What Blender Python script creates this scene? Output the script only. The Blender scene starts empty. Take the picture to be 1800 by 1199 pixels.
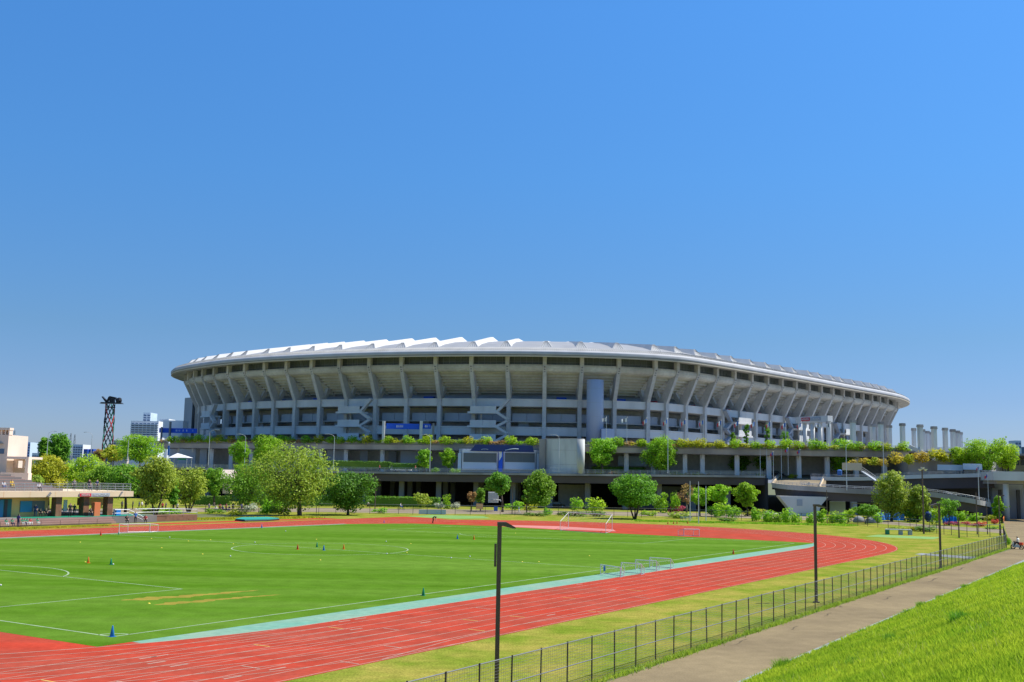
import bpy, math, random
import numpy as np
from mathutils import Vector, Matrix
random.seed(7); RNG = np.random.default_rng(7)
S = bpy.context.scene; COL = S.collection
R = math.radians

# ------------------------------------------------------------------ camera
F, T, K, H = 1895.0, math.atan(237.7/1895), 0.019, 7.973      # focal (px of an 1800 px frame), tilt, roll, eye height
cam = bpy.data.objects.new('camera', bpy.data.cameras.new('camera')); COL.objects.link(cam)
cam.data.sensor_width = 36; cam.data.lens = F/1800*36; cam.data.clip_start = .3; cam.data.clip_end = 6000
cam.matrix_world = Matrix.Translation((0, 0, H)) @ Matrix.Rotation(math.pi/2+T, 4, 'X') @ Matrix.Rotation(K, 4, 'Z')
S.camera = cam
S.render.resolution_x, S.render.resolution_y = 1024, 682
# ------------------------------------------------------------------ sky, sun, exposure
SUN_EL, SUN_AZ = R(56), R(14)            # azimuth: from +X (right) towards +Y (away)
w = bpy.data.worlds.new('World'); S.world = w; w.use_nodes = True
nt = w.node_tree; bg = nt.nodes['Background']
sky = nt.nodes.new('ShaderNodeTexSky'); sky.sky_type = 'NISHITA'; sky.sun_disc = False
sky.sun_elevation = SUN_EL; sky.sun_rotation = math.pi/2-SUN_AZ
sky.air_density = 1.0; sky.dust_density = 0.35; sky.ozone_density = 3.5; sky.altitude = 0
hs = nt.nodes.new('ShaderNodeHueSaturation'); hs.inputs['Saturation'].default_value = 1.12
tc = nt.nodes.new('ShaderNodeTexCoord'); sx = nt.nodes.new('ShaderNodeSeparateXYZ'); cr = nt.nodes.new('ShaderNodeValToRGB'); ml = nt.nodes.new('ShaderNodeMix')
ml.data_type = 'RGBA'; ml.blend_type = 'MULTIPLY'; ml.inputs[0].default_value = 1; ml.clamp_result = False
EL = [(0, (.455, .545, .88)), (.07, (.43, .53, .79)), (.124, (.445, .59, .765)), (.27, (.50, .83, 1.07)), (.41, (.57, 1.0, 1.29)), (1, (.62, 1.05, 1.32))]   # even clear-air tint by elevation, the same all round
while len(cr.color_ramp.elements) < len(EL): cr.color_ramp.elements.new(.5)
for e, (p_, c_) in zip(cr.color_ramp.elements, EL): e.position = p_; e.color = tuple(x/1.4 for x in c_)+(1,)
nt.links.new(tc.outputs['Generated'], sx.inputs[0]); nt.links.new(sx.outputs['Z'], cr.inputs[0])
nt.links.new(sky.outputs[0], hs.inputs['Color']); nt.links.new(hs.outputs[0], ml.inputs[6]); nt.links.new(cr.outputs[0], ml.inputs[7]); nt.links.new(ml.outputs[2], bg.inputs[0]); bg.inputs[1].default_value = .15
sun = bpy.data.objects.new('sun', bpy.data.lights.new('sun', 'SUN')); COL.objects.link(sun)
sun.data.energy = 5.0; sun.data.angle = R(.5); sun.data.color = (1, .955, .88)
sd = Vector((math.cos(SUN_EL)*math.cos(SUN_AZ), math.cos(SUN_EL)*math.sin(SUN_AZ), math.sin(SUN_EL)))
sun.rotation_euler = sd.to_track_quat('Z', 'Y').to_euler(); sun.location = sd*500
S.view_settings.view_transform = 'Standard'; S.view_settings.look = 'None'
S.view_settings.exposure = 0.42; S.view_settings.gamma = 1
S.render.engine = 'CYCLES'

# ------------------------------------------------------------------ measuring helpers (survey of the photograph -> metres)
def _ray(u, v):
    a, b = u-900, v-600
    x = a*math.cos(K)+b*math.sin(K); y = -a*math.sin(K)+b*math.cos(K)
    up = -y/F
    return (x/F, math.cos(T)-up*math.sin(T), math.sin(T)+up*math.cos(T))
def G(u, v, z=0.):
    d = _ray(u, v); t = (z-H)/d[2]; return Vector((d[0]*t, d[1]*t, z))
def P(u, v, Y):
    d = _ray(u, v); t = Y/d[1]; return Vector((d[0]*t, Y, H+d[2]*t))
def UV(p):
    Zc = p[2]-H; d = p[1]*math.cos(T)+Zc*math.sin(T); up = -p[1]*math.sin(T)+Zc*math.cos(T)
    x = F*p[0]/d; y = -F*up/d
    return 900+x*math.cos(K)-y*math.sin(K), 600+x*math.sin(K)+y*math.cos(K)
TH = 1.011; CT, ST = math.cos(TH), math.sin(TH)
def L(a, b, z=0.):                        # sports-ground axes: a along the touchline, b across the pitch
    return Vector((-18.82+a*CT-b*ST, 52.87+a*ST+b*CT, z))
def lerp(a, b, t): return a+(b-a)*t

# ------------------------------------------------------------------ materials
def M(name, col, rough=.7, metal=0., var=.0, scale=1., col2=None, bump=0., bscale=None, stretch=None, trans=0., island=0., spec=.4, contrast=(.3, .7), detail=6, fine=None):
    m = bpy.data.materials.new(name); m.use_nodes = True; t = m.node_tree; N = t.nodes; Lk = t.links
    b = N['Principled BSDF']; b.inputs['Roughness'].default_value = rough; b.inputs['Metallic'].default_value = metal
    b.inputs['Specular IOR Level'].default_value = spec
    out = N['Material Output']
    c = tuple(col)+(1,)
    c2 = (tuple(col2)+(1,)) if col2 else tuple(max(0, x*(1-var)) for x in col)+(1,)
    src = None
    if var or col2 or bump:
        geo = N.new('ShaderNodeNewGeometry'); mp = N.new('ShaderNodeMapping')
        if stretch: mp.inputs['Scale'].default_value = stretch[:3]
        if stretch and len(stretch) > 3: mp.inputs['Rotation'].default_value[2] = stretch[3]; mp.vector_type = 'TEXTURE' if False else 'POINT'
        Lk.new(geo.outputs['Position'], mp.inputs['Vector'])
        nz = N.new('ShaderNodeTexNoise'); nz.inputs['Scale'].default_value = scale; nz.inputs['Detail'].default_value = detail
        Lk.new(mp.outputs[0], nz.inputs['Vector'])
        if var or col2:
            rp = N.new('ShaderNodeMapRange'); rp.inputs[1].default_value, rp.inputs[2].default_value = contrast
            Lk.new(nz.outputs['Fac'], rp.inputs[0])
            mx = N.new('ShaderNodeMix'); mx.data_type = 'RGBA'
            mx.inputs[6].default_value = c; mx.inputs[7].default_value = c2
            Lk.new(rp.outputs[0], mx.inputs[0]); src = mx.outputs[2]
        if bump:
            bp = N.new('ShaderNodeBump'); bp.inputs['Strength'].default_value = bump; bp.inputs['Distance'].default_value = .05
            n2 = N.new('ShaderNodeTexNoise'); n2.inputs['Scale'].default_value = bscale or scale*6; n2.inputs['Detail'].default_value = 4
            Lk.new(geo.outputs['Position'], n2.inputs['Vector']); Lk.new(n2.outputs['Fac'], bp.inputs['Height']); Lk.new(bp.outputs[0], b.inputs['Normal'])
    if fine and src:
        for fs_, fa_ in fine:
            nf = N.new('ShaderNodeTexNoise'); nf.inputs['Scale'].default_value = fs_; nf.inputs['Detail'].default_value = 5; Lk.new(geo.outputs['Position'], nf.inputs['Vector'])
            mf = N.new('ShaderNodeMapRange'); mf.inputs[1].default_value, mf.inputs[2].default_value = .3, .7; mf.inputs[3].default_value, mf.inputs[4].default_value = 1-fa_, 1+fa_*.8; Lk.new(nf.outputs['Fac'], mf.inputs[0])
            hf = N.new('ShaderNodeHueSaturation'); Lk.new(mf.outputs[0], hf.inputs['Value']); Lk.new(src, hf.inputs['Color']); src = hf.outputs[0]
    if island:
        g = N.new('ShaderNodeNewGeometry'); oi = N.new('ShaderNodeObjectInfo'); h = N.new('ShaderNodeHueSaturation')
        mr = N.new('ShaderNodeMapRange'); mr.inputs[3].default_value = 1-island; mr.inputs[4].default_value = 1+island
        Lk.new(g.outputs['Random Per Island'], mr.inputs[0]); Lk.new(mr.outputs[0], h.inputs['Value'])
        mh = N.new('ShaderNodeMapRange'); mh.inputs[3].default_value = .487; mh.inputs[4].default_value = .513
        Lk.new(oi.outputs['Random'], mh.inputs[0]); Lk.new(mh.outputs[0], h.inputs['Hue'])
        if src: Lk.new(src, h.inputs['Color'])
        else: h.inputs['Color'].default_value = c
        src = h.outputs[0]
    if src: Lk.new(src, b.inputs['Base Color'])
    else: b.inputs['Base Color'].default_value = c
    if trans:
        tr = N.new('ShaderNodeBsdfTranslucent'); ms = N.new('ShaderNodeMixShader'); ms.inputs[0].default_value = trans
        if src: Lk.new(src, tr.inputs[0])
        else: tr.inputs[0].default_value = c
        Lk.new(b.outputs[0], ms.inputs[1]); Lk.new(tr.outputs[0], ms.inputs[2]); Lk.new(ms.outputs[0], out.inputs['Surface'])
    m.diffuse_color = c
    return m
def leafmat(name, col, col2, trans=.4): return M(name, col, .55, 0, 0, .35, col2, trans=trans, island=.28, spec=.25)

TURFROT = 1.011
MAT = dict(
    ground=M('ground_soil', (0.133, 0.133, 0.055), .9, 0, 0, .08, (0.094, 0.109, 0.039)),
    lawn=M('park_lawn', (.145, .21, .018), .95, 0, 0, .30, (.30, .262, .052), bump=.8, bscale=9, contrast=(.34, .66), detail=12, spec=0, fine=((1.7, .16), (9, .3))),
    turf=M('pitch_turf', (.064, .152, .008), .95, 0, 0, .09, (.118, .212, .028), bump=.3, bscale=8, stretch=(.18, 2.0, 1, -TURFROT), detail=6, spec=0, contrast=(.32, .68), fine=((.7, .14), (6, .12))),
    track=M('track_rubber', (.42, .050, .026), .95, 0, 0, .12, (.315, .070, .043), bump=.15, bscale=30, contrast=(.32, .7), detail=9, spec=.02, stretch=(.5, 1.8, 1, -TURFROT), fine=((.45, .16), (3, .12))),
    trackfade=M('track_faded', (0.562, 0.195, 0.156), .85, 0, .2, .2),
    teal=M('teal_rubber', (.15, .32, .235), .95, 0, 0, .25, (.24, .33, .23), contrast=(.35, .75), spec=.04, fine=((2, .12),)),
    tealmat=M('teal_tarp', (0.023, 0.328, 0.257), .6, 0, .2, .3),
    white=M('white_paint', (0.608, 0.608, 0.593), .6),
    linep=M('line_paint', (.52, .33, .25), .9, 0, .35, 1.5, spec=.05),
    linep2=M('turf_line_paint', (.34, .44, .25), .8, 0, .35, 1.2),
    liney=M('yellow_line_paint', (0.585, 0.390, 0.094), .8),
    sand=M('bare_turf', (.30, .25, .045), .95, 0, .35, .8, spec=0),
    lime=M('light_green_turf', (0.172, 0.328, 0.070), .85, 0, .15, .3),
    asphalt=M('path_asphalt', (.265, .205, .115), .95, 0, 0, .16, (.195, .15, .088), bump=.5, bscale=25, detail=10, spec=.02, contrast=(.35, .7), fine=((1.3, .1), (14, .16))),
    road=M('promenade_paving', (0.281, 0.230, 0.156), .95, 0, .25, .1, spec=.02),
    kerb=M('kerb_concrete', (0.281, 0.296, 0.289), .85, 0, .3, .8),
    slope=M('slope_soil', (.30, .46, .010), .95, 0, 0, .3, (.22, .38, .010), bump=.8, bscale=8, spec=0),
    concrete=M('concrete', (.60, .585, .55), .8, 0, 0, .12, (.42, .41, .385), stretch=(1, 1, .35), contrast=(.4, .75), bump=.15, bscale=1.2, detail=9, fine=((1.2, .1),)),
    conc_tan=M('soffit_concrete', (.62, .60, .53), .8, 0, 0, .15, (.44, .42, .37), contrast=(.38, .7), detail=9, fine=((1.2, .12),)),
    conc_light=M('pale_concrete', (.68, .67, .63), .75, 0, 0, .2, (.52, .51, .48), stretch=(1, 1, .35), contrast=(.4, .75), detail=9),
    conc_dark=M('dark_concrete', (.27, .265, .26), .85, 0, .3, .1),
    conc_stain=M('stained_concrete', (.47, .43, .39), .85, 0, 0, .16, (.25, .23, .215), stretch=(1, 1, .4), contrast=(.35, .65), detail=9),
    girder=M('purple_brown_girder', (.105, .086, .095), .7, 0, .35, .1),
    tower=M('ivory_concrete', (.60, .61, .57), .75, 0, 0, .22, (.27, .275, .27), stretch=(1, 1, .22), contrast=(.46, .68), detail=9),
    metalblue=M('blue_grey_cladding', (.38, .44, .56), .45, .0, .08, .5, stretch=(3, 3, .1)),
    ridge=M('ridge_sheet_white', (.58, .575, .55), .7, 0, .15, .4, spec=.15),
    roof=M('roof_metal', (.31, .31, .305), .6, 0, .15, .3),
    roofw=M('roof_white', (.47, .46, .43), .75, .0, .2, .3, spec=.15),
    lip=M('eave_lip', (.60, .53, .40), .7, 0, .15, .3),
    gutter=M('eave_gutter', (.50, .50, .50), .75, 0, .15, .3, spec=.15),
    glassdark=M('dark_glass', (.12, .14, .145), .4, 0, spec=.4),
    glassblue=M('blue_glass', (.08, .14, .22), .12, 0, spec=.6),
    mull=M('mullion_metal', (.22, .24, .25), .5, .3),
    panelg=M('grey_panel', (.38, .42, .47), .6, 0, .12, .2),
    dark=M('interior_shade', (.07, .068, .07), .9),  # near-black base colour, paints in the shade of undercrofts, voids and openings
    banner=M('blue_banner', (.012, .10, .62), .55),
    navy=M('navy_print', (.015, .045, .20), .55),
    redsign=M('red_sign', (.62, .03, .05), .5),
    rail=M('galvanised_steel', (.45, .47, .48), .45, .5),
    railb=M('bronze_metal', (.13, .085, .062), .5, .2),
    fencem=M('fence_brown', (.07, .055, .046), .5, .2),
    wire=M('fence_wire', (.24, .235, .225), .5, .5),
    pole=M('pale_pole', (.55, .57, .58), .4, .4),
    bark=M('bark', (.10, .075, .055), .9, 0, .4, 3., bump=.6, bscale=12),
    barkl=M('pale_bark', (.22, .18, .14), .9, 0, .4, 3., bump=.6, bscale=12),
    ochre=M('ochre_plaster', (.80, .47, .18), .8, 0, .12, .4),
    cream=M('cream_plaster', (.72, .56, .37), .8, 0, .12, .3),
    pink=M('pink_plaster', (.78, .62, .50), .8, 0, .1, .3),
    bluedoor=M('blue_door', (.025, .22, .40), .5), tealdoor=M('teal_frame', (.02, .14, .15), .5),
    brick=M('brown_brick', (.26, .12, .065), .8, 0, .3, 2.), orange=M('orange_panel', (.62, .17, .06), .6),
    steps=M('terrace_steps', (.22, .19, .175), .85, 0, .25, .3),
    stepr=M('reddish_steps', (.36, .22, .18), .85, 0, .2, .3),
    bwhite=M('building_white', (.74, .76, .78), .7), bblue=M('building_blue', (.03, .09, .42), .5), bglass=M('building_glass', (.10, .15, .24), .2, spec=.6),
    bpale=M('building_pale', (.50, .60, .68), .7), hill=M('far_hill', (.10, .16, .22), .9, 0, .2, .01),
    red=M('red_plastic', (.65, .05, .03), .45), orangep=M('orange_plastic', (.80, .22, .03), .45), bluep=M('blue_plastic', (.02, .17, .50), .45), greenp=M('green_plastic', (.01, .24, .13), .45),
    yellow=M('yellow_plastic', (.75, .60, .05), .5), black=M('black_cloth', (.018, .018, .022), .7), tyre=M('tyre_rubber', (.02, .02, .02), .8),
    carblack=M('black_car_paint', (.02, .022, .03), .25, .3), carred=M('red_car_paint', (.5, .03, .03), .3, .1),
    skin=M('skin', (.55, .33, .22), .6), hair=M('dark_hair', (.02, .016, .014), .6), wcloth=M('white_cloth', (.74, .74, .74), .8), ncloth=M('navy_cloth', (.02, .035, .11), .8),
    gcloth=M('green_cloth', (.03, .30, .18), .8), ycloth=M('yellow_cloth', (.75, .5, .05), .8), rcloth=M('red_cloth', (.5, .05, .06), .8), pcloth=M('purple_cloth', (.06, .05, .20), .8), bcloth=M('blue_cloth', (.05, .16, .5), .8), grcloth=M('grey_cloth', (.2, .2, .22), .8),
    net=M('goal_net', (.5, .52, .5), .8), twr=M('tower_red', (.55, .035, .03), .5), twg=M('tower_green', (.03, .22, .14), .5), twk=M('tower_black', (.018, .02, .025), .5),
)
LEAF = dict(
    bright=leafmat('leaf_bright', (0.322, 0.552, 0.021), (0.205, 0.442, 0.019), 0.5), mid=leafmat('leaf_mid', (0.234, 0.428, 0.026), (0.146, 0.331, 0.021), 0.48),
    dark=leafmat('leaf_dark', (0.117, 0.304, 0.021), (0.073, 0.221, 0.019), 0.42), olive=leafmat('leaf_olive', (0.403, 0.494, 0.044), (0.281, 0.397, 0.037), 0.45),
    yellow=leafmat('leaf_yellow', (0.556, 0.524, 0.029), (0.395, 0.455, 0.026), 0.5), lime=leafmat('leaf_lime', (0.425, 0.621, 0.024), (0.278, 0.511, 0.024), 0.5),
    orange=leafmat('leaf_orange', (.58, .42, .05), (.46, .42, .045), 0.48), rust=leafmat('leaf_rust', (0.498, 0.262, 0.106), (0.381, 0.317, 0.079), 0.45),
    pinkfl=leafmat('flower_pink', (.62, .06, .12), (.45, .08, .10), .3), whitefl=leafmat('flower_white', (.6, .6, .5), (.35, .42, .2), .3), redfl=leafmat('flower_orange', (.70, .10, .04), (.55, .12, .05), .3),
    grass=M('slope_grass', (.43, .53, .035), .8, 0, 0, .35, (.30, .44, .025), trans=.5, island=.22, spec=.1, contrast=(.38, .62)),
    hedge=leafmat('leaf_hedge', (0.146, 0.276, 0.026), (0.102, 0.221, 0.020), 0.35),
)

# ------------------------------------------------------------------ mesh builder
class MB:
    def __init__(s): s.v = []; s.f = []; s.m = []
    def add(s, vs, fs, mi=0):
        o = len(s.v); s.v += [tuple(p) for p in vs]; s.f += [tuple(i+o for i in q) for q in fs]; s.m += [mi]*len(fs); return s
    def box(s, c, d, rz=0., mi=0):
        x, y, z = d[0]/2, d[1]/2, d[2]/2; cs, sn = math.cos(rz), math.sin(rz); vs = []
        for dz in (-z, z):
            for dx, dy in ((-x, -y), (x, -y), (x, y), (-x, y)): vs.append((c[0]+dx*cs-dy*sn, c[1]+dx*sn+dy*cs, c[2]+dz))
        return s.add(vs, BOXF, mi)
    def beam(s, a, b, w, h, mi=0, up=(0, 0, 1)):              # rectangular bar from a to b
        a, b = Vector(a), Vector(b); d = (b-a).normalized(); x = d.cross(Vector(up))
        if x.length < 1e-4: x = d.cross(Vector((0, 1, 0)))
        x.normalize(); y = x.cross(d); vs = []
        for p in (a, b):
            for i, j in ((-1, -1), (1, -1), (1, 1), (-1, 1)): vs.append(p+x*(i*w/2)+y*(j*h/2))
        return s.add(vs, BOXF, mi)
    def tube(s, a, b, r, r2=None, n=6, mi=0, cap=True):
        a, b = Vector(a), Vector(b); d = (b-a).normalized(); x = d.cross(Vector((0, 0, 1)))
        if x.length < 1e-3: x = Vector((1, 0, 0))
        x.normalize(); y = d.cross(x); r2 = r if r2 is None else r2; vs = []
        for p, q in ((a, r), (b, r2)):
            for k in range(n):
                t = 2*math.pi*k/n; vs.append(p+x*(q*math.cos(t))+y*(q*math.sin(t)))
        fs = [(k, (k+1) % n, n+(k+1) % n, n+k) for k in range(n)]
        if cap: fs += [tuple(range(n-1, -1, -1)), tuple(range(n, 2*n))]
        return s.add(vs, fs, mi)
    def poly(s, pts, r, n=6, mi=0):
        for a, b in zip(pts, pts[1:]): s.tube(a, b, r, n=n, mi=mi)
        return s
    def prism(s, pts, z0, z1, mi=0):                         # upright prism over a plan polygon (ccw)
        n = len(pts); vs = [(p[0], p[1], z0) for p in pts]+[(p[0], p[1], z1) for p in pts]
        fs = [(k, (k+1) % n, n+(k+1) % n, n+k) for k in range(n)]+[tuple(range(n-1, -1, -1)), tuple(range(n, 2*n))]
        return s.add(vs, fs, mi)
    def extr(s, prof, o, ax, up, side, w, mi=0):             # profile (x along ax, y along up) extruded w across side
        o, ax, up, side = Vector(o), Vector(ax), Vector(up), Vector(side); n = len(prof); vs = []
        for e in (-.5, .5):
            for x, y in prof: vs.append(o+ax*x+up*y+side*(e*w))
        fs = [(k, (k+1) % n, n+(k+1) % n, n+k) for k in range(n)]+[tuple(range(n-1, -1, -1)), tuple(range(n, 2*n))]
        return s.add(vs, fs, mi)
    def strip(s, A, B, mi=0):                                # ribbon between two polylines
        n = len(A); return s.add(list(A)+list(B), [(k, k+1, n+k+1, n+k) for k in range(n-1)], mi)
    def lathe(s, c, prof, n=16, mi=0):
        vs = []; m = len(prof)
        for r, z in prof:
            for k in range(n):
                t = 2*math.pi*k/n; vs.append((c[0]+r*math.cos(t), c[1]+r*math.sin(t), c[2]+z))
        fs = [(j*n+k, j*n+(k+1) % n, (j+1)*n+(k+1) % n, (j+1)*n+k) for j in range(m-1) for k in range(n)]
        fs += [tuple(range(n-1, -1, -1)), tuple(range((m-1)*n, m*n))]
        return s.add(vs, fs, mi)
    def mesh(s, name, mats, off=(0, 0, 0), smooth=False):
        me = bpy.data.meshes.new(name); o = off
        me.from_pydata([(p[0]-o[0], p[1]-o[1], p[2]-o[2]) for p in s.v], [], s.f)
        for m in (mats if isinstance(mats, (list, tuple)) else [mats]): me.materials.append(m)
        if any(s.m): me.polygons.foreach_set('material_index', s.m)
        if smooth: me.polygons.foreach_set('use_smooth', [True]*len(s.f))
        me.update(); return me
    def build(s, name, mat, parent=None, smooth=False, kind=None):
        o = bpy.data.objects.new(name, s.mesh(name, mat, wloc(parent), smooth)); COL.objects.link(o); o.parent = parent
        if kind: o['kind'] = kind
        return o
BOXF = [(0, 3, 2, 1), (4, 5, 6, 7), (0, 1, 5, 4), (1, 2, 6, 5), (2, 3, 7, 6), (3, 0, 4, 7)]
def wloc(o):
    p = Vector((0, 0, 0))
    while o: p += o.location; o = o.parent
    return p
def thing(name, loc, label, cat, group=None):
    o = bpy.data.objects.new(name, None); COL.objects.link(o); o.location = loc; o.empty_display_size = .3
    return tag(o, label, cat, group)
def tag(o, label, cat, group=None):
    o['label'] = label; o['category'] = cat
    if group: o['group'] = group
    return o
def struct(name, mb, mat, parent=None, kind='structure'):
    o = mb.build(name, mat, parent); 
    if not parent: o['kind'] = kind
    return o
def inst(src, name, parent, loc, rz=0., sc=1., mats=None):
    me = src
    if mats:
        me = src.copy()
        for q, m in enumerate(mats): me.materials[q] = m
    o = bpy.data.objects.new(name, me); COL.objects.link(o); o.parent = parent; o.location = loc; o.rotation_euler.z = rz
    o.scale = sc if isinstance(sc, (tuple, list)) else (sc,)*3
    return o
W1 = 'zeroth first second third fourth fifth sixth seventh eighth ninth tenth eleventh twelfth thirteenth fourteenth fifteenth sixteenth seventeenth eighteenth nineteenth'.split()
W2 = ['', '', 'twenty', 'thirty', 'forty', 'fifty', 'sixty', 'seventy', 'eighty', 'ninety']
def nth(i):
    if i < 20: return W1[i]
    t, u = divmod(i, 10)
    return (W2[t][:-1]+'ieth') if u == 0 else W2[t]+'-'+W1[u]
def text(body, size, parent, origin, ax, mat, name='lettering', depth=.03, align='CENTER', bold=0.):
    cu = bpy.data.curves.new(name, 'FONT'); cu.body = body; cu.size = size; cu.align_x = align; cu.align_y = 'CENTER'; cu.extrude = depth; cu.offset = bold
    tmp = bpy.data.objects.new('tmp', cu); COL.objects.link(tmp)
    me = bpy.data.meshes.new_from_object(tmp.evaluated_get(bpy.context.evaluated_depsgraph_get()))
    bpy.data.objects.remove(tmp); me.materials.clear(); me.materials.append(mat)
    o = bpy.data.objects.new(name, me); COL.objects.link(o); o.parent = parent
    x = Vector(ax).normalized(); y = Vector((0, 0, 1)); z = x.cross(y)
    m = Matrix((x, y, z)).transposed().to_4x4(); m.translation = Vector(origin)-wloc(parent); o.matrix_local = m
    return o

# ------------------------------------------------------------------ foliage
def leaves(clumps, n, size, rng=RNG, flat=.0, name='crown'):
    """clumps: rows cx,cy,cz,rx,ry,rz ; n leaves per unit clump"""
    C = np.array(clumps, float); vol = (C[:, 3]*C[:, 4]*C[:, 5])**(2/3); cnt = np.maximum(12, (n*vol/vol.sum())).astype(int)
    idx = np.repeat(np.arange(len(C)), cnt); m = len(idx)
    d = rng.normal(size=(m, 3)); d /= np.linalg.norm(d, axis=1)[:, None]
    r = rng.uniform(.45, 1.08, m)**.8
    c = C[idx, :3]+d*C[idx, 3:6]*r[:, None]
    nrm = d*.9+rng.normal(size=(m, 3))*.5+np.array([.2, -.1, .6]); nrm /= np.linalg.norm(nrm, axis=1)[:, None]
    h = rng.normal(size=(m, 3)); x = np.cross(nrm, h); x /= np.linalg.norm(x, axis=1)[:, None]; y = np.cross(nrm, x)
    s = size*rng.uniform(.55, 1.3, m)[:, None]
    V = np.stack([c-x*s*.5, c+y*s*.36+nrm*s*.08, c+x*s*.5, c-y*s*.36-nrm*s*.08], 1).reshape(-1, 3)
    return V
def quadmesh(name, V, mat):
    me = bpy.data.meshes.new(name); n = len(V)//4
    me.vertices.add(len(V)); me.vertices.foreach_set('co', V.astype(np.float32).ravel())
    me.loops.add(n*4); me.loops.foreach_set('vertex_index', np.arange(n*4, dtype=np.int32))
    me.polygons.add(n); me.polygons.foreach_set('loop_start', np.arange(0, n*4, 4, dtype=np.int32))
    me.update(calc_edges=True); me.validate(); me.materials.append(mat); return me
def crown_clumps(w, h, zb, rng, k=20, shape='round'):
    out = []; d = w
    for i in range(k):
        t = (i+.5)/k; ph = i*2.39996+rng.uniform(-.4, .4); zz = t
        if shape == 'round': rad = math.sqrt(max(0, 1-(2*zz-1)**2))*.72
        elif shape == 'cone': rad = (1-zz)*.72+.1
        elif shape == 'vase': rad = .25+.5*zz**.7
        elif shape == 'column': rad = .5*math.sqrt(max(.1, 1-(2*zz-1)**4))
        else: rad = math.sqrt(max(0, 1-zz**2))*.75+.05
        rad *= rng.uniform(.55, 1.22); s = rng.uniform(.12, .25)
        out.append((math.cos(ph)*rad*w/2, math.sin(ph)*rad*w/2, zb+h*(.1+.8*zz)+rng.uniform(-.04, .04)*h, s*w*rng.uniform(.85, 1.2), s*w*rng.uniform(.85, 1.2), s*min(w, h)*rng.uniform(.7, 1)))
    for i in range(int(k*.8)):          # stray sprays that break the outline
        c = out[rng.integers(len(out))]; f = rng.uniform(1.12, 1.4)
        out.append((c[0]*f, c[1]*f, min(zb+h*1.02, c[2]+rng.uniform(-.06, .09)*h), c[3]*rng.uniform(.3, .55), c[4]*rng.uniform(.3, .55), c[5]*rng.uniform(.35, .6)))
    return out
def tree(label, Y, u, vtop, vbot, wpx, z0=0., leaf='mid', name='broadleaf_tree', shape='round', k=20, n=3400, size=.36, bark='bark', cat='tree', group=None, stems=1, u0=None, ub=None):
    p = P(u, vtop, Y); zt = p.z-z0; zb = P(u, vbot, Y).z-z0; wd = wpx*Y/F
    base = Vector((P(ub if ub else u, vbot, Y).x, Y, z0)); dx = p.x-base.x
    rng = np.random.default_rng(int(u*7+vtop))
    o = thing(name, base, label, cat, group)
    n = int(n*1.7); size *= 1.12; ch = max(.5, zt-zb); cl = crown_clumps(wd, ch, max(zb, .05), rng, int(k*1.35), shape); cl = [(c[0]+dx,)+c[1:] for c in cl]+[(dx, 0, max(zb, .05)+ch*.5, wd*.26, wd*.26, ch*.3)]*(0 if shape == 'vase' or n < 1300 else 1)
    me = quadmesh('crown', leaves(cl, n, size, rng), LEAF[leaf]); c = bpy.data.objects.new('crown', me); COL.objects.link(c); c.parent = o
    tb = MB(); r0 = max(.07, .028*zt)
    if stems == 1:
        mid = Vector((dx*.3, 0, max(zb, .3*zt))); tb.tube((0, 0, -.15), (0, 0, .1*zt), r0*1.35, r0, 8); tb.tube((0, 0, .1*zt), mid, r0, r0*.8, 8)
        tb.tube(mid, (dx, 0, zb+ch*.7), r0*.8, r0*.25, 7); st = [mid]
    else:
        st = []
        for q in range(stems):
            a = q*2.4+.5; m_ = Vector((math.cos(a)*.12*wd, math.sin(a)*.12*wd, zb+.1*ch)); tb.tube((math.cos(a)*.15, math.sin(a)*.15, -.1), m_, r0*.7, r0*.5, 7); tb.tube(m_, m_*1.6+Vector((0, 0, ch*.4)), r0*.5, r0*.2, 6); st.append(m_)
    for q, cc in enumerate(cl[::2]):
        s_ = st[q % len(st)]; a = s_+Vector((0, 0, (cc[2]-s_.z)*.25)); tb.tube(a, (cc[0], cc[1], cc[2]), r0*.35, r0*.1, 5, cap=False)
    t_ = bpy.data.objects.new('trunk', tb.mesh('trunk', MAT[bark], smooth=True)); COL.objects.link(t_); t_.parent = o
    return o
SHR = {}
def shrub_mesh(kind, leaf, var):
    key = (kind, leaf, var)
    if key not in SHR:
        rng = np.random.default_rng(hash((len(kind)*31+var*7+len(leaf))) % 9999)
        if kind == 'ball': cl = [(0, 0, .5, .5, .5, .48)]+[(math.cos(a)*.3, math.sin(a)*.3, .5+.2*math.sin(a*3), .26, .26, .26) for a in np.arange(0, 6.28, .9)]; n, s = 420, .13
        elif kind == 'mound': cl = [(rng.uniform(-.4, .4), rng.uniform(-.25, .25), rng.uniform(.2, .55), rng.uniform(.16, .3), .25, rng.uniform(.15, .3)) for _ in range(9)]; n, s = 420, .12
        else: cl = [(rng.uniform(-.3, .3), rng.uniform(-.3, .3), rng.uniform(.12, .8), .24, .24, .22) for _ in range(13)]; n, s = 620, .12
        SHR[key] = quadmesh('foliage', leaves(cl, n, s, rng), LEAF[leaf])
    return SHR[key]
def shrub(label, loc, w, h, leaf='bright', kind='ball', name='shrub', group=None, rz=None, var=None, cat='shrub'):
    o = inst(shrub_mesh(kind, leaf, random.randrange(3) if var is None else var), name, None, loc, random.uniform(0, 6) if rz is None else rz, (w, w, h))
    return tag(o, label, cat, group)

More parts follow.
